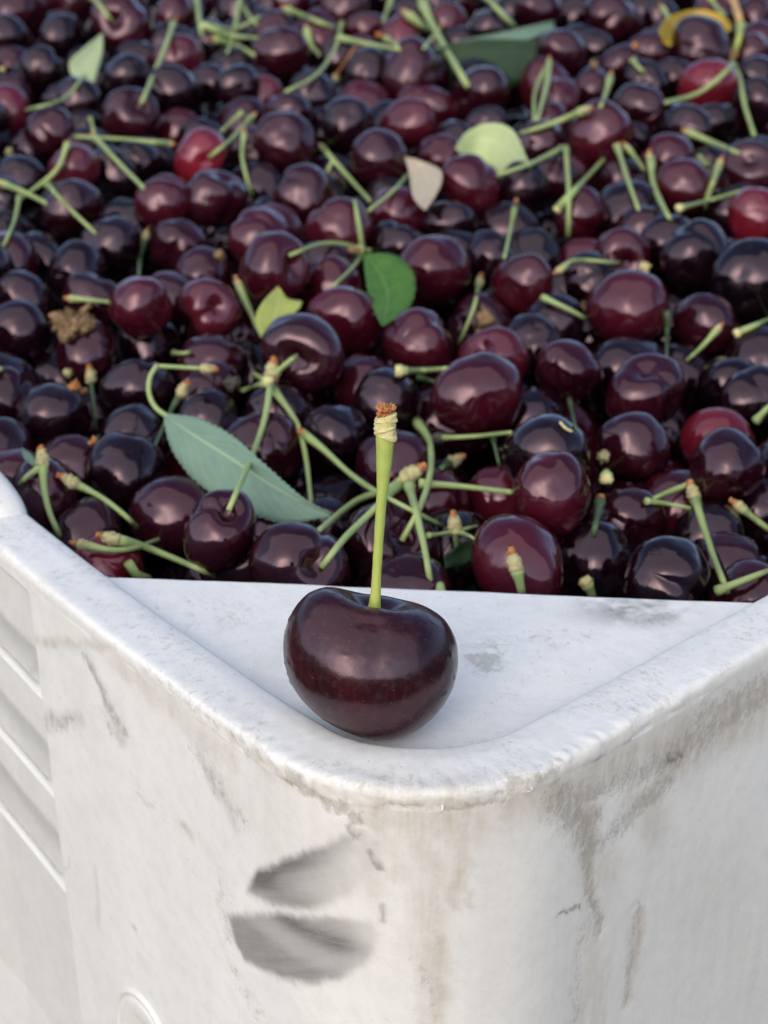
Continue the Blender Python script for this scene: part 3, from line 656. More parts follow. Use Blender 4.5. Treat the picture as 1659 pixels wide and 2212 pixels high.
def knob_parts(parent, base, d, kind, sc=1., seed=0):
    """the woody end of a stalk: ringed scales, and a torn tip"""
    base = np.asarray(base, float); d = np.asarray(d, float)/np.linalg.norm(d)
    if kind in 'kKgb':
        L = {'k': .26, 'K': .38, 'g': .30, 'b': .30}[kind]*sc; r = {'k': .105, 'K': .132, 'g': .12, 'b': .12}[kind]*sc; n = 13
        u = np.linspace(0, 1, n); cl = base+d*(u*L-.05)[:, None]+.02*rng.normal(size=3)*u[:, None]**2
        rad = r*(.72+.34*np.sin(np.pi*np.clip(u*1.15, 0, 1))+.07*np.sin(u*math.pi*6+seed)+.10*rng.random(n)); rad[0] *= .8; rad[-1] *= .6
        o = obj('knob', tube('knob', cl, rad, M['knob' if kind in 'kK' else ('grey' if kind == 'g' else 'dry')], 10, .16, seed), parent)
        m = 7; u = np.linspace(0, 1, m); cl = base+d*(L-.07+u*.13*sc)[:, None]; rad = r*(.75-.35*u)*(1+.25*rng.random(m))
        obj('torn_tip', tube('torn_tip', cl, rad*.8, M['tip'], 9, .4, seed+5), parent if parent is not None and parent.parent else o); return o
    if kind == 'o':
        u = np.linspace(0, 1, 8); cl = base+d*(u*.2*sc-.04)[:, None]; return obj('torn_tip', tube('torn_tip', cl, .085*sc*(1.1-.4*u), M['tip'], 9, .4, seed), parent)
    if kind == 'y':
        u = np.linspace(0, 1, 9); cl = base+d*(u*.2*sc-.06)[:, None]; return obj('knob', tube('knob', cl, .12*sc*(.7+.5*np.sin(u*2.6)), M['knob_hero'], 10, .2, seed), parent)
stem_n = [0]
def stem_into(parent, P2, wpx=None, mat='stem', off=.24, dive=1., name='stem', flare=True, knob=None, ksc=1., tadd=0.):
    S, t = depths(P2, off, dive); t = t+tadd; kd = None
    if knob:
        e_ = np.array(P2[0], float)-np.array(P2[1], float); e_ /= np.linalg.norm(e_); kp = np.array(P2[0])+e_*.3*F/t[0]; tk = min(t[0], hit(*kp)-.22, hit(*(kp+np.array([0, 8.])))-.22)
        dd_ = max(0, t[0]-tk-.05); t = t-dd_*np.clip(1-np.linspace(0, 1, len(t))*2.2, 0, 1); kd = pt(kp[0], kp[1], np.array(tk))-pt(S[0, 0], S[0, 1], np.array(t[0]))
    C3 = pt(S[:, 0], S[:, 1], t); C3 = catmull(C3, 22); n = len(C3); u = np.linspace(0, 1, n)
    r = .9*(wpx or 0)*t.mean()/(2*F) if wpx else .075*(1+.15*rng.normal()*.5)
    r = np.full(n, r)*(1+.16*np.cos(u*3.14)+.05*np.sin(u*rng.uniform(4, 11)+rng.uniform(0, 6))); 
    if flare: r = r*(1+.55*np.exp(-(u/.10)**2))
    stem_n[0] += 1; o = obj(name, tube(name, C3, r, M[mat], 9, .03, stem_n[0]), parent)
    if knob: knob_parts(o, C3[0], kd, knob.replace('Q', 'K'), ksc*(1.45 if knob == 'Q' else 1.15 if P2[0][1] > 750 else 1.), stem_n[0])
    return o, C3
# each entry: label, list of (points, width, knob, material)
def cluster(label, stems, cat='stem', group='loose stalks on the cherries'):
    multi = len(stems) > 1
    if not multi:
        P2, wpx, kn, mt = stems[0]; o, C3 = stem_into(None, P2, wpx, mt, name='loose_stalk', knob=kn); tag(o, label, cat, group); return o
    r = bpy.data.objects.new('stalk_cluster', None); C.objects.link(r); P0 = stems[0][0][0]; loc = pt(np.array(P0[0]), np.array(P0[1]), np.array(hit(*P0)-.3)); r.location = loc
    for P2, wpx, kn, mt in stems:
        o, _ = stem_into(r, P2, wpx, mt, knob=kn); o.matrix_parent_inverse = Matrix.Translation(-Vector(loc))
    tag(r, label, cat, group); return r
S_ = 'stem'; DK = 'stem_dark'
LOOSE = [
 ('green stem at the top edge running into a maroon cherry', [([(200, -6), (222, 20), (242, 46)], 12, None, S_)]),
 ('straight stem standing above the purple cherry left of centre at the top', [([(375, 52), (350, 120), (306, 222)], 12, 'g', S_)]),
 ('curved stem crossing the pale leaf at the upper left', [([(192, 142), (175, 172), (135, 215), (55, 238)], 8, 'b', S_)]),
 ('vertical stem near the top edge right of the maroon cherries', [([(424, -8), (432, 50), (440, 92)], 13, None, S_)]),
 ('tangle of thin stems near the top, left of centre', [([(518, 2), (505, 70), (486, 130)], 9, 'k', S_), ([(442, 54), (505, 62), (562, 36)], 8, None, S_), ([(442, 56), (495, 76), (556, 82)], 9, 'y', S_), ([(522, 14), (540, 36), (558, 58)], 8, None, S_), ([(462, 84), (505, 96), (552, 120)], 11, 'o', S_)]),
 ('pair of crossing stems with orange tips above the red pitted cherry', [([(208, 298), (250, 345), (310, 406)], 11, 'k', S_), ([(362, 310), (260, 300), (160, 295)], 9, 'k', S_), ([(195, 256), (205, 292)], 8, None, S_)]),
 ('fork of stems crossing at the left edge', [([(42, 424), (30, 480), (-4, 556)], 9, None, S_), ([(146, 312), (118, 372), (40, 432)], 11, 'o', S_), ([(5, 396), (50, 414), (106, 442)], 11, 'k', S_)]),
 ('straight stem leaning down to the right in the left third', [([(106, 402), (155, 455), (212, 509)], 11, 'y', S_)]),
 ('short thick knobbed stem between two cherries in the left third', [([(313, 518), (304, 550), (300, 592)], 9, 'K', DK)]),
 ('stem standing in the open pit of the red cherry', [([(542, 255), (500, 300), (452, 340)], 10, 'k', S_)]),
 ('short stem just right of the red pitted cherry', [([(524, 242), (500, 264), (476, 286)], 8, None, S_)]),
 ('S-shaped thin stem right of the red pitted cherry', [([(527, 294), (524, 345), (545, 425)], 10, 'k', S_)]),
 ('long curved stem from the top down to the small red cherry', [([(738, 52), (722, 110), (680, 165), (617, 198)], 9, 'y', S_), ([(620, 20), (670, 40), (722, 60)], 11, 'k', S_), ([(730, 82), (800, 96), (866, 108)], 11, None, S_)]),
 ('stubby stem beside the purple cherries near the top', [([(663, 66), (672, 98), (692, 120)], 12, 'k', S_)]),
 ('thin vertical stem at the top edge above centre', [([(846, -6), (838, 20), (828, 46)], 9, None, S_)]),
 ('thick fork of stems at the top right of centre', [([(912, 6), (945, 75), (1012, 188)], 17, 'K', S_), ([(882, 32), (905, 50), (938, 76)], 13, 'K', S_), ([(948, 64), (932, 85), (914, 106)], 9, 'k', S_)]),
 ('thick stem at the top edge above the big dark green leaf', [([(1048, -8), (1080, 25), (1112, 58)], 13, None, S_)]),
 ('short stub with an orange end near the top centre', [([(832, 82), (846, 90), (862, 102)], 9, 'o', S_)]),
 ('pair of stems joined at a knob right of the big dark green leaf', [([(1186, 136), (1182, 180), (1160, 264)], 11, 'k', S_), ([(1178, 150), (1156, 200), (1154, 262)], 9, None, S_)]),
 ('short stem with a pale knob right of the small red cherry at the top', [([(1318, 168), (1308, 205), (1290, 248)], 11, 'k', S_)]),
 ('pale green tip poking up near the maroon cherries at the upper right', [([(1369, 132), (1378, 144), (1392, 158)], 10, 'y', S_)]),
 ('slanting stem with a brown end right above the curled pale lime leaf', [([(1258, 240), (1195, 266), (1114, 292)], 12, 'K', S_)]),
 ('short stem at the left end of the curved yellow leaf', [([(1432, 18), (1445, 40), (1462, 68)], 9, 'k', S_)]),
 ('thin stem at the top edge left of the orange twig', [([(1532, -6), (1550, 18), (1568, 36)], 9, None, S_)]),
 ('stem at the right with a knob beside the two blue-black cherries', [([(1488, 286), (1540, 308), (1598, 332)], 12, 'k', S_)]),
 ('forked stems meeting at an orange knob right of the curled pale lime leaf', [([(1212, 321), (1150, 352), (1074, 379)], 12, None, S_), ([(1222, 322), (1229, 420), (1227, 518)], 12, 'o', S_)]),
 ('slanting stem with a fuzzy yellow end crossing an upright one', [([(1206, 450), (1250, 402), (1306, 342)], 11, 'y', S_)]),
 ('straight stem left of the thick orange-tipped one', [([(1334, 318), (1355, 385), (1386, 472)], 11, 'y', S_)]),
 ('thick stem with an orange-tipped pale knob in the right third', [([(1406, 348), (1414, 405), (1452, 484)], 13, 'K', S_), ([(1356, 320), (1372, 340), (1396, 372)], 9, 'k', S_)]),
 ('short forked stem above the blue-black cherry at the right', [([(1552, 362), (1534, 410), (1519, 457)], 13, 'K', S_), ([(1510, 338), (1520, 350), (1536, 358)], 9, None, S_)]),
 ('horizontal stem with an orange end left of the bright red cherry', [([(1470, 449), (1535, 432), (1602, 412)], 10, 'y', S_)]),
 ('thin stem with a dark scaly knob right of the beige dry leaf', [([(1112, 450), (1102, 500), (1090, 556)], 9, 'g', S_)]),
 ('arched stem with a beige knob in the right third', [([(1214, 580), (1245, 562), (1337, 568)], 9, 'k', S_)]),
 ('slanting stem leaving the round maroon cherry right of the green leaf', [([(1172, 642), (1220, 664), (1276, 694)], 10, None, S_)]),
 ('thin stem with an orange tip right of the short bright green leaf', [([(1034, 618), (1022, 670), (990, 746)], 10, 'K', S_)]),
 ('short tapering stem with a dry end near the right edge', [([(1546, 716), (1515, 750), (1481, 781)], 10, 'k', S_)]),
 ('stem running out through the right edge below the nearly black cherry', [([(1596, 718), (1628, 704), (1668, 686)], 10, 'y', S_)]),
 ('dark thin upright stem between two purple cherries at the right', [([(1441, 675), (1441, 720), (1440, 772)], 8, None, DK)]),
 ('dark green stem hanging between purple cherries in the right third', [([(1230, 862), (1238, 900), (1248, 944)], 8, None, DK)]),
 ('stem entering from the right edge above the red cherry', [([(1632, 910), (1648, 892), (1672, 868)], 13, None, S_)]),
 ('V of two stems in the middle above the bright green leaf', [([(700, 322), (755, 385), (806, 441)], 11, 'k', S_), ([(886, 372), (852, 410), (796, 456)], 10, None, S_), ([(720, 345), (705, 376)], 8, None, S_)]),
 ('spray of three stems with an orange end over the bright green leaf', [([(782, 542), (740, 528), (690, 528), (624, 552)], 11, None, S_), ([(783, 540), (776, 490), (766, 434)], 10, None, S_), ([(784, 548), (760, 580), (720, 618)], 9, None, S_), ([(776, 540), (800, 541)], 14, 'b', S_)]),
 ('stem leaning over the yellow-lime leaf scrap', [([(516, 616), (540, 672), (574, 742)], 11, 'k', S_)]),
 ('short horizontal stem above the dry brown husk', [([(160, 645), (195, 648), (233, 652)], 10, 'k', S_)]),
 ('upright stem with an orange-tipped pale knob behind the long leaf', [([(388, 855), (366, 895), (334, 965)], 10, 'K', DK)]),
 ('dark stem with a pale fuzzy knob in the left third', [([(197, 826), (202, 870), (208, 935)], 9, 'K', DK)]),
 ('short knobbed stub cut off by the left edge', [([(-14, 797), (4, 797)], 12, 'K', S_)]),
 ('thick node of stems, leaves scar and buds above the long grey-green leaf', [([(585, 822), (572, 905), (540, 995), (494, 1102)], 15, 'Q', S_), ([(592, 842), (640, 912), (660, 985), (672, 1088)], 12, None, S_), ([(596, 806), (618, 786), (641, 768)], 11, None, S_), ([(576, 822), (556, 812), (548, 806)], 14, 'y', S_), ([(572, 828), (545, 836), (520, 845)], 12, 'k', S_)]),
 ('long slanting stem running behind the upright yellow-green stem', [([(657, 937), (700, 972), (790, 1048), (955, 1136)], 13, 'o', S_)]),
 ('spray of three stalks from a ringed pale scar beside the upright stem', [([(872, 1036), (842, 1056), (770, 1082), (676, 1156)], 15, 'Q', S_), ([(862, 1048), (800, 1108), (745, 1162), (694, 1226)], 18, None, S_), ([(884, 1050), (902, 1120), (918, 1190), (932, 1272)], 19, None, S_)]),
 ('hooked stem with a cut top end right of the upright stem', [([(901, 912), (926, 950), (931, 1010), (912, 1085), (868, 1168)], 16, None, S_)]),
 ('horizontal stem running right to the tall oval cherry', [([(905, 1044), (990, 1050), (1104, 1063)], 14, None, S_)]),
 ('thin horizontal stem with a grey bud below the plump maroon cherry', [([(955, 946), (1030, 942), (1103, 934)], 10, 'g', S_)]),
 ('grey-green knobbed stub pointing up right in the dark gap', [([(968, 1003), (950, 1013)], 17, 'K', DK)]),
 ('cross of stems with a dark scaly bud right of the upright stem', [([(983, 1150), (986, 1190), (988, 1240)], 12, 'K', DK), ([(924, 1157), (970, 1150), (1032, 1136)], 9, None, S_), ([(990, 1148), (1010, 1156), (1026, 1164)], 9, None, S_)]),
 ('yellow ringed stub just above the shelf edge behind the foreground cherry', [([(952, 1285), (951, 1262)], 20, 'Y', S_)]),
 ('short stem with a twisted beige knob in front of the large maroon cherry', [([(1116, 1232), (1122, 1255), (1128, 1285)], 19, 'K', S_)]),
 ('yellow-green crown-shaped stub at the shelf edge', [([(1268, 1262), (1274, 1274), (1280, 1290)], 20, 'y', S_)]),
 ('stem with a cream knob slanting down to the shelf edge at the right', [([(1502, 1080), (1524, 1150), (1548, 1220), (1574, 1282)], 17, 'K', S_)]),
 ('stem slanting up to the right edge just above the shelf', [([(1548, 1277), (1600, 1256), (1672, 1228)], 15, None, S_)]),
 ('sharply bent stem left of the cream-knobbed one', [([(1496, 1043), (1450, 1060), (1400, 1082)], 12, None, S_), ([(1396, 1082), (1440, 1088), (1492, 1098)], 11, None, S_)]),
 ('stem running out of the lower right edge of the heap', [([(1602, 1098), (1630, 1120), (1672, 1152)], 14, 'k', S_)]),
 ('mouldy grey stem with an orange tip right of the tall oval cherry', [([(1296, 1084), (1290, 1115), (1282, 1158)], 18, 'o', DK)]),
 ('pale green stub in the gap right of the broad blue-black cherry', [([(1310, 1030), (1310, 1018)], 18, 'y', S_)]),
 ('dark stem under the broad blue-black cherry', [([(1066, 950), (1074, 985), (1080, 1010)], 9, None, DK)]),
 ('curved stem with a pale lumpy knob near the left rim', [([(165, 1046), (215, 1072), (260, 1105), (300, 1142)], 12, 'K', S_)]),
 ('forked stems from a round knob against the left rim', [([(92, 1008), (96, 1060), (108, 1110), (130, 1158)], 16, 'K', S_), ([(84, 1012), (62, 1026), (44, 1044)], 13, None, S_)]),
 ('long stem slanting right with a brown scaly knob above the shelf', [([(256, 1166), (310, 1180), (380, 1208), (464, 1244)], 15, 'K', S_)]),
 ('curved thin stem beneath the brown-knobbed one', [([(186, 1178), (240, 1188), (290, 1184), (346, 1164)], 12, 'k', S_)]),
 ('little yellow-green curl just above the shelf at the left', [([(276, 1214), (283, 1232), (300, 1243), (324, 1248)], 13, None, S_)]),
 ('short stem between the maroon cherries right of centre', [([(868, 801), (915, 800), (967, 796)], 13, 'y', S_)]),
 ('faint stem below the short one right of centre', [([(902, 814), (922, 820), (942, 826)], 10, None, DK)]),
 ('short pale stem left of the node of stems', [([(376, 762), (392, 763), (411, 761)], 10, None, S_)]),
 ('small orange-ended stub below the dark stem at the left', [([(205, 950), (214, 942)], 9, 'o', DK)]),
]
for lab, st in LOOSE:
    st = [(a, b, ('K' if k == 'Y' else k), m_) for a, b, k, m_ in st]; cluster(lab, st)
# orange twig with its green fork at the upper right
tw = bpy.data.objects.new('orange_twig', None); C.objects.link(tw); tl = pt(np.array(1590.), np.array(60.), np.array(float(heap_t(60))-2.5)); tw.location = tl; inv = Matrix.Translation(-Vector(tl))
for P2, wpx, kn, mt, nm in [([(1580, -10), (1594, 30), (1602, 62)], 20, None, 'twig', 'twig'), ([(1600, 58), (1596, 85), (1588, 112)], 17, None, 'stem_hero', 'node'), ([(1588, 110), (1582, 128), (1580, 142)], 12, None, 'dry', 'node'),
                            ([(1582, 142), (1545, 176), (1500, 205), (1436, 222)], 12, None, 'stem', 'stem'), ([(1586, 142), (1600, 175), (1608, 225), (1629, 292)], 11, None, 'stem', 'stem')]:
    o, _ = stem_into(tw, P2, wpx, mt, name=nm, knob=kn, off=.35, tadd=-.3); o.matrix_parent_inverse = inv
tag(tw, 'orange twig at the top right ending in a fork of two green stems', 'twig')

def lumpy(name, c, r, mat, seed, n=14, amp=.5, sq=(1, 1, 1)):
    rows = []
    for i in range(n+1):
        ph = math.pi*i/n; rows.append([])
        for j in range(n*2):
            a = math.pi*j/n; v = Vector((math.sin(ph)*math.cos(a), math.sin(ph)*math.sin(a), math.cos(ph))); k = r*(1+amp*mnoise.noise(v*2.2+Vector((seed*7., 0, 0)))+amp*.5*mnoise.noise(v*5+Vector((0, seed*3., 0))))
            rows[-1].append((c[0]+v.x*k*sq[0], c[1]+v.y*k*sq[1], c[2]+v.z*k*sq[2]))
    return grid_mesh(name, np.array(rows), mat, True)
hk = bpy.data.objects.new('dry_husk', None); C.objects.link(hk); hl = pt(np.array(150.), np.array(700.), np.array(hit(150, 700)-.2)); hk.location = hl; inv = Matrix.Translation(-Vector(hl))
for k, (x, y, r) in enumerate([(135, 700, .30), (155, 690, .34), (172, 702, .28), (150, 715, .26), (125, 690, .22), (182, 690, .20), (140, 725, .2), (192, 700, .2)]):
    o = obj('husk_lump', lumpy('husk_lump', pt(np.array(float(x)), np.array(float(y)), np.array(hit(x, y)-.12)), r*.78, M['dry'], k+1, 12, 1.2), hk); o.matrix_parent_inverse = inv
o, _ = stem_into(hk, [(176, 680), (184, 668), (196, 658)], 16, 'dry', dive=0, flare=False); o.matrix_parent_inverse = inv
tag(hk, 'crumbly dry brown husk lying between cherries at the left', 'dry husk')
# crumbs: torn bud scales and a bit of blossom
CR_ = [(160, 838, .16, 'tip', 'orange-brown crumb below the pale fuzzy knob at the left'), (146, 806, .13, 'knob', 'pale crumb left of the fuzzy knob'), (182, 846, .10, 'dry', 'brown crumb right of the orange-brown one at the left'),
       (475, 552, .16, 'dry', 'brown crumb above the maroon cherry pair'), (500, 828, .18, 'grey', 'dark bud scale left of the stem node'), (1235, 768, .0, 'dry', ''), (1048, 690, .26, 'dry', 'brown crumb behind the orange-tipped stem'),
       (1262, 664, .16, 'dry', 'brown crumb at the end of the slanting stem'), (1275, 650, .0, 'tip', ''), (1393, 578, .16, 'knob_hero', 'round yellow-green bud above the maroon cherry at the right'), (1350, 315, .0, 'y', ''), (1303, 985, .14, 'knob', 'pale crumb above the green stub at the right'),
       (820, 76, .14, 'tip', 'orange crumb near the top centre'), (726, 168, .14, 'knob_hero', 'small yellow crumb on a purple cherry near the top'), (1372, 100, .14, 'tip', 'orange crumb on the purple cherries at the upper right'), (900, 1258, .0, 'y', ''), (1282, 140, .16, 'dry', 'brown crumb near the short pale-knobbed stem'), (20, 330, .16, 'knob', 'pale crumb near the left edge'), (5, 150, .12, 'knob_hero', 'yellowish crumb at the upper left edge')]
for k, (x, y, r, mt, lb) in enumerate(CR_):
    if r: tag(obj('crumb', lumpy('crumb', pt(np.array(float(x)), np.array(float(y)), np.array(hit(x, y)-.08)), r, M[mt], k+20, 9, .9)), lb, 'crumb', 'crumbs of stalk and bud on the cherries')
br, _ = stem_into(None, [(1210, 1242-330), (1222, 1255-330), (1236, 1262-330)], 6, 'knob_hero', name='blossom_shred', dive=0, flare=False); tag(br, 'pale shred of dried blossom on the broad blue-black cherry', 'shred')
tk, _ = stem_into(None, [(766, 104), (748, 130), (724, 164)], 5, 'tip', name='dry_sliver', dive=0, flare=False); tag(tk, 'thin brown dry sliver on a purple cherry near the top', 'sliver')

def leaf(name, mid, left, right, toff, mat, label, serr=.04, fold=.12, curl=0., n=60, mode='heap', uvspan=(0, 1), thick=True):
    """blade between two outlines (picture points on the heap); mid rib between; toff = (start, end) distance in front of the heap"""
    Mi, Le, Ri = catmull(mid, n), catmull(left, n), catmull(right, n); u = np.linspace(0, 1, n); rowsL = []
    t = heap_t(Mi[:, 1])-(toff[0]*(1-u)+toff[1]*u) if mode == 'heap' else toff[0]*(1-u)+toff[1]*u
    K = 9; P_ = np.zeros((n, K, 3)); uvL = np.zeros((n, K, 2)); m3 = pt(Mi[:, 0], Mi[:, 1], t)
    tl = t+0*u; l3 = pt(Le[:, 0], Le[:, 1], tl); r3 = pt(Ri[:, 0], Ri[:, 1], tl); sgn = np.array([(-1., .2, .9)[i % 3]*rng.uniform(.35, 1.1) for i in range(n)])
    for k in range(K):
        q = (k-(K-1)/2)/((K-1)/2); E_ = l3 if q < 0 else r3; a = abs(q)
        v = m3+(E_-m3)*a
        if a > .99: v = v+(E_-m3)/(np.linalg.norm(E_-m3, axis=1)[:, None]+.05)*serr*(sgn*(u > .04)*(u < .97))[:, None]
        g = (m3-CAM)/np.linalg.norm(m3-CAM, axis=1)[:, None]
        v = v-g*(fold*a*(1-.3*a)+curl*a*a+.05*np.sin(u*9+q*2)*a)[:, None]
        P_[:, k] = v; uvL[:, k, 0] = uvspan[0]+(uvspan[1]-uvspan[0])*u; uvL[:, k, 1] = .5+.5*q
    me = grid_mesh(name, P_, M[mat]); l = me.uv_layers.new(name='leaf'); idx = np.zeros(len(me.loops), int); me.loops.foreach_get('vertex_index', idx); l.data.foreach_set('uv', uvL.reshape(-1, 2)[idx].reshape(-1).astype('f'))
    o = obj(name, me); 
    so_ = o.modifiers.new('thickness', 'SOLIDIFY'); so_.thickness = .02; so_.offset = 0
    if label: tag(o, label, 'leaf')
    return o, P_
lf_, LP = leaf('leaf', [(352, 893), (420, 940), (500, 990), (600, 1055), (714, 1112)], [(352, 892), (430, 904), (500, 940), (560, 992), (620, 1046), (665, 1082), (716, 1108)], [(352, 894), (362, 945), (385, 995), (435, 1050), (520, 1098), (610, 1130), (712, 1118)], (1.9, 1.0), 'leaf_long',
     'long grey-green serrated cherry leaf with a curved stalk, lying underside up', .028, .10, .0, 96)
for nm, P2, wpx, dtt in (('petiole', [(340, 788), (324, 815), (322, 850), (336, 880), (362, 900)], 9, 0), ):
    Sx = catmull(P2, 16); tt = np.linspace(float(heap_t(840))-2.4, float(heap_t(893))-2.0, 16); C3 = pt(Sx[:, 0], Sx[:, 1], tt)
    obj('petiole', tube('petiole', C3, .065, M['stem'], 8), lf_)
Sx = catmull([(335, 790), (385, 793), (436, 796)], 10); C3 = pt(Sx[:, 0], Sx[:, 1], np.full(10, float(heap_t(800))-2.3)); o = obj('loose_stalk', tube('loose_stalk', C3, .055, M['stem'], 8)); knob_parts(o, C3[-1], C3[-1]-C3[-3], 'K', 1.0, 3)
tag(o, 'thin horizontal stem with a knob meeting the long leaf\'s stalk', 'stem', 'loose stalks on the cherries')
leaf('leaf', [(784, 548), (820, 590), (838, 640), (826, 704)], [(784, 548), (790, 600), (800, 652), (824, 704)], [(784, 548), (850, 550), (892, 588), (895, 640), (870, 676), (828, 705)], (2.2, 1.6), 'leaf_green', 'short bright green leaf hanging from a spray of stems', .02, .15, 0, 40)
leaf('leaf', [(602, 620), (600, 660), (575, 742)], [(600, 618), (566, 655), (553, 690), (572, 742)], [(602, 619), (622, 645), (652, 652), (636, 676), (600, 690), (578, 742)], (2.0, 1.7), 'leaf_lime', 'torn yellow-lime leaf scrap standing behind a dark cherry', .02, .1, 0, 40)
leaf('leaf', [(985, 318), (1040, 300), (1095, 320), (1146, 368)], [(985, 316), (1010, 284), (1060, 266), (1110, 284), (1146, 364)], [(985, 322), (1012, 350), (1060, 384), (1100, 382), (1146, 372)], (1.7, 1.8), 'leaf_pale', 'curled pale lime leaf behind the proud maroon cherry', .02, .05, .1, 40)
leaf('leaf', [(874, 338), (915, 365), (925, 410), (918, 454)], [(874, 338), (884, 375), (892, 425), (916, 454)], [(874, 338), (905, 346), (952, 368), (950, 405), (920, 454)], (2.2, 1.9), 'leaf_beige', 'beige dry leaf curled between dark cherries', .01, .2, 0, 36)
o6, _ = leaf('leaf', [(945, 102), (1000, 110), (1080, 112), (1160, 110)], [(945, 101), (1000, 88), (1080, 84), (1160, 88)], [(945, 104), (962, 175), (1050, 196), (1150, 170)], (1.9, 1.6), 'leaf_dark', 'big dark green leaf with a pale folded edge near the top', .0, .1, 0, 40)
o7, _ = leaf('folded_edge', [(930, 106), (1010, 90), (1110, 74), (1196, 50)], [(930, 105), (1010, 84), (1100, 66), (1198, 44)], [(930, 107), (1010, 96), (1120, 92), (1200, 62)], (2.4, 2.2), 'leaf_fold', None, .01, .1, 0, 40); o7.parent = o6
leaf('leaf', [(1434, 92), (1445, 58), (1500, 34), (1545, 42), (1578, 56)], [(1424, 66), (1440, 40), (1495, 21), (1550, 28), (1578, 50)], [(1448, 100), (1470, 74), (1505, 62), (1540, 66), (1576, 70)], (1.9, 1.8), 'leaf_yellow', 'curved yellow leaf arching over a purple cherry at the top right', .01, .05, 0, 40)
leaf('leaf', [(222, 72), (195, 115), (170, 145), (198, 176)], [(221, 71), (180, 105), (152, 132), (154, 160), (176, 170)], [(222, 72), (222, 110), (212, 150), (204, 176)], (2.0, 1.8), 'leaf_pale', 'pale green leaf standing on edge at the upper left', .01, .1, 0, 36)
leaf('leaf', [(48, 968), (58, 988), (75, 1004)], [(47, 966), (70, 985), (80, 1002)], [(47, 968), (52, 990), (72, 1008)], (1.6, 1.6), 'leaf_long', 'tiny green leaf tip poking up beside the left rim', .01, .1, 0, 20)
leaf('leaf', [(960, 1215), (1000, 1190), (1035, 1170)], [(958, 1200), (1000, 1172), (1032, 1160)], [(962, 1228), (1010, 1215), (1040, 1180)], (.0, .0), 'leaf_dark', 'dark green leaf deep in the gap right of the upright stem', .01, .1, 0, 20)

# ------------------------------------------------------------------ the foreground cherry on the corner shelf
HT = 26.55; hc = pt(np.array(800.), np.array(1437.), np.array(HT))
phi_k = np.radians([0, 8, 16, 24, 34, 45, 60, 75, 90, 105, 120, 135, 150, 165, 180])
prL = np.array([.74, .80, 1.00, 1.25, 1.44, 1.52, 1.52, 1.49, 1.45, 1.40, 1.34, 1.30, 1.28, 1.27, 1.27])
prR = np.array([.74, .75, .82, .94, 1.12, 1.29, 1.45, 1.50, 1.49, 1.45, 1.39, 1.33, 1.29, 1.27, 1.27])
prF = np.array([.74, .82, .98, 1.08, 1.13, 1.12, 1.19, 1.24, 1.27, 1.27, 1.27, 1.27, 1.27, 1.27, 1.27])
prB = np.array([.74, .80, .98, 1.10, 1.19, 1.23, 1.26, 1.27, 1.27, 1.26, 1.25, 1.24, 1.22, 1.20, 1.20])
n_ph, n_a = 150, 220; rows = []
for ph in np.linspace(0, math.pi, n_ph):
    f4 = [np.interp(ph, phi_k, q) for q in (prR, prB, prL, prF)]; a = np.linspace(0, 2*math.pi, n_a, endpoint=False); c, s_ = np.cos(a), np.sin(a)
    wR, wL, wB, wF = np.clip(c, 0, 1)**2, np.clip(-c, 0, 1)**2, np.clip(s_, 0, 1)**2, np.clip(-s_, 0, 1)**2
    rad = f4[0]*wR+f4[1]*wB+f4[2]*wL+f4[3]*wF
    rad = rad-.03*np.exp(-((a-4.82)/.16)**2)*math.sin(ph)**2       # faint suture down the front
    rows.append(np.stack([rad*math.sin(ph)*c, rad*math.sin(ph)*s_, rad*math.cos(ph)], -1))
HP = np.array(rows)
for _ in range(5):      # soften the interpolated profile
    q = HP.copy(); q[1:-1] = (HP[:-2]+2*HP[1:-1]+HP[2:])/4; HP = (q+np.roll(q, 1, 1)*.5+np.roll(q, -1, 1)*.5)/2
HP[0] = HP[0].mean(0); HP[-1] = HP[-1].mean(0)
for i in range(n_ph):
    for j in range(n_a):
        v = Vector(HP[i, j]); k = 1+.012*mnoise.noise(v*1.4)+.002*mnoise.noise(v*4)+.0015*mnoise.noise(v*11)
        e_ = mnoise.noise(v*7+Vector((9, 3, 2))); edge = sstep(1.15, 1.42, abs(v.x)); k += .012*max(0, e_-.38)*(1+2.0*edge); HP[i, j] = v*k
ang = math.radians(2); Rz = np.array([[math.cos(ang), 0, math.sin(ang)], [0, 1, 0], [-math.sin(ang), 0, math.cos(ang)]])
phs = np.linspace(0, math.pi, n_ph)[:, None]; HP[..., 0] += .05*np.exp(-(phs/.55)**2)+.24*np.exp(-((math.pi-phs)/1.0)**2)
tb_ = math.radians(-15); Rx = np.array([[1, 0, 0], [0, math.cos(tb_), -math.sin(tb_)], [0, math.sin(tb_), math.cos(tb_)]])
HP = HP@Rz.T@Rx.T
HP[..., 2] *= 1.04; lowz = HP[..., 2].min(); base_z = PZ+.03; hloc = Vector((hc[0]-.03, hc[1], base_z-lowz-.03))
hero = obj('cherry', grid_mesh('foreground_cherry_body', HP, M['hero'], True)); hero.location = hloc
tag(hero, 'large dark purple cherry standing alone on the white corner shelf, stem upright', 'cherry')
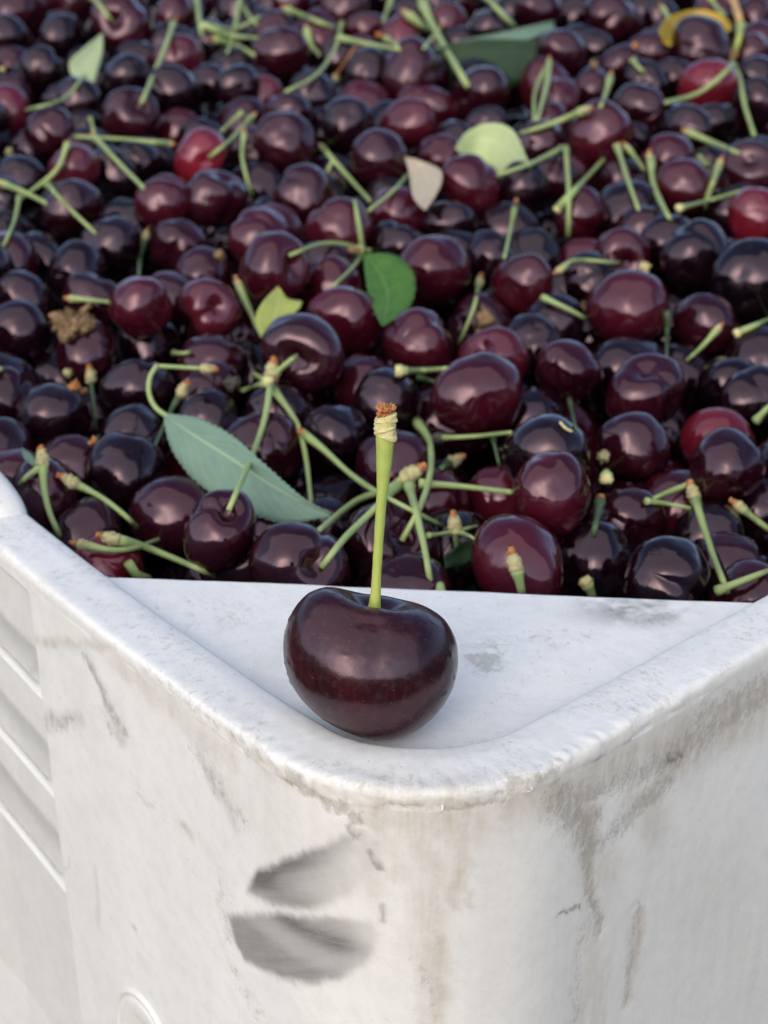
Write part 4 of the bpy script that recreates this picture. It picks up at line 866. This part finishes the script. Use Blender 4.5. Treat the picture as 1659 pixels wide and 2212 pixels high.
# its stalk, nearly upright, built in the vertical plane through its pit
y0 = hloc.y+.22
def on_y(x, y, yy): r = ray(x, y); return CAM+r*((yy-CAM[1])/r[1])
PSt = [(806, 1340), (807, 1322), (811, 1290), (816, 1200), (822, 1110), (828, 1030), (831, 975), (832, 942)]
C3 = catmull(np.array([on_y(x, y, y0+.0012*(1330-y)) for x, y in PSt]), 60)-np.array(hloc); u = np.linspace(0, 1, 60)
rad = .085*(1+.9*np.exp(-(u/.09)**1.6)-.08*np.exp(-((u-.35)/.2)**2)+.75*sstep(.62, 1.0, u)); rad *= 1+.02*np.sin(u*40)
hs = obj('stem', tube('hero_stem', C3, rad, M['stem_hero'], 20, .035, 4), hero)
axs = (C3[-1]-C3[-4]); axs /= np.linalg.norm(axs); b0 = C3[-1]-axs*.05; u = np.linspace(0, 1, 46)
# ringed collar: three swollen, uneven folds
rk = .145*(1+.05*u)+.030*np.abs(np.sin(u*math.pi*3.3))+.012*np.sin(u*23); cl = b0+axs*(u*.40)[:, None]+np.array([.02, 0, 0])*np.sin(u*9)[:, None]; rk[0] = .13; rk[-1] = .115
kn = obj('knob', tube('hero_knob', cl, rk, M['knob_hero'], 26, .10, 8), hs)
for k, (zz, wv) in enumerate(((.08, .25), (.20, -.3), (.30, .2))):
    A_ = np.linspace(0, 2*math.pi, 30, endpoint=False); ring = []
    side = np.cross(axs, [0, 1, 0]); side /= np.linalg.norm(side); fw = np.cross(side, axs)
    rr_ = .156+.016*np.sin(A_*3+k*2)+.006*k
    ring = np.array([b0+axs*(zz+.05*math.sin(a+k*2.1)*wv*2)+(side*math.cos(a)+fw*math.sin(a))*r_ for a, r_ in zip(A_, rr_)])
    ring = np.vstack([ring, ring[:2]]); obj('scale_ring', tube('scale_ring', ring, .019, M['knob_hero'], 8, .25, k, False), hs)
tb = b0+axs*.38; tp = lumpy('hero_tip', tb+axs*.06, .122, M['tip'], 5, 26, .55, (1, 1, .95)); tipo = obj('torn_tip', tp, hs); bmf = bmesh.new()
for k in range(26):      # frayed points of the torn end
    a = k*2.4; q = .05+.10*rng.random(); side = np.array([math.cos(a), math.sin(a), 0]); p0 = tb+axs*(.10+.05*rng.random())+side*q; d_ = axs*.055*(.5+.7*rng.random())+side*.05
    tm = tube('fibre', [p0, p0+d_*.6, p0+d_], [.03, .02, .004], M['tip'], 6); bmf.from_mesh(tm)
fm = bpy.data.meshes.new('torn_fibres'); bmf.to_mesh(fm); fm.materials.append(M['tip']); obj('torn_fibres', fm, hs)
import collections
cnt = collections.Counter(o['label'] for o in bpy.data.objects if 'label' in o); print('dups', [k for k, v in cnt.items() if v > 1], 'long', [k for k in cnt if len(k.split()) > 16])
print('cherries', len(rec), 'fill', len(fill), 'kept', len(keep), 'pile', len(cen), 'slat z', ZS)
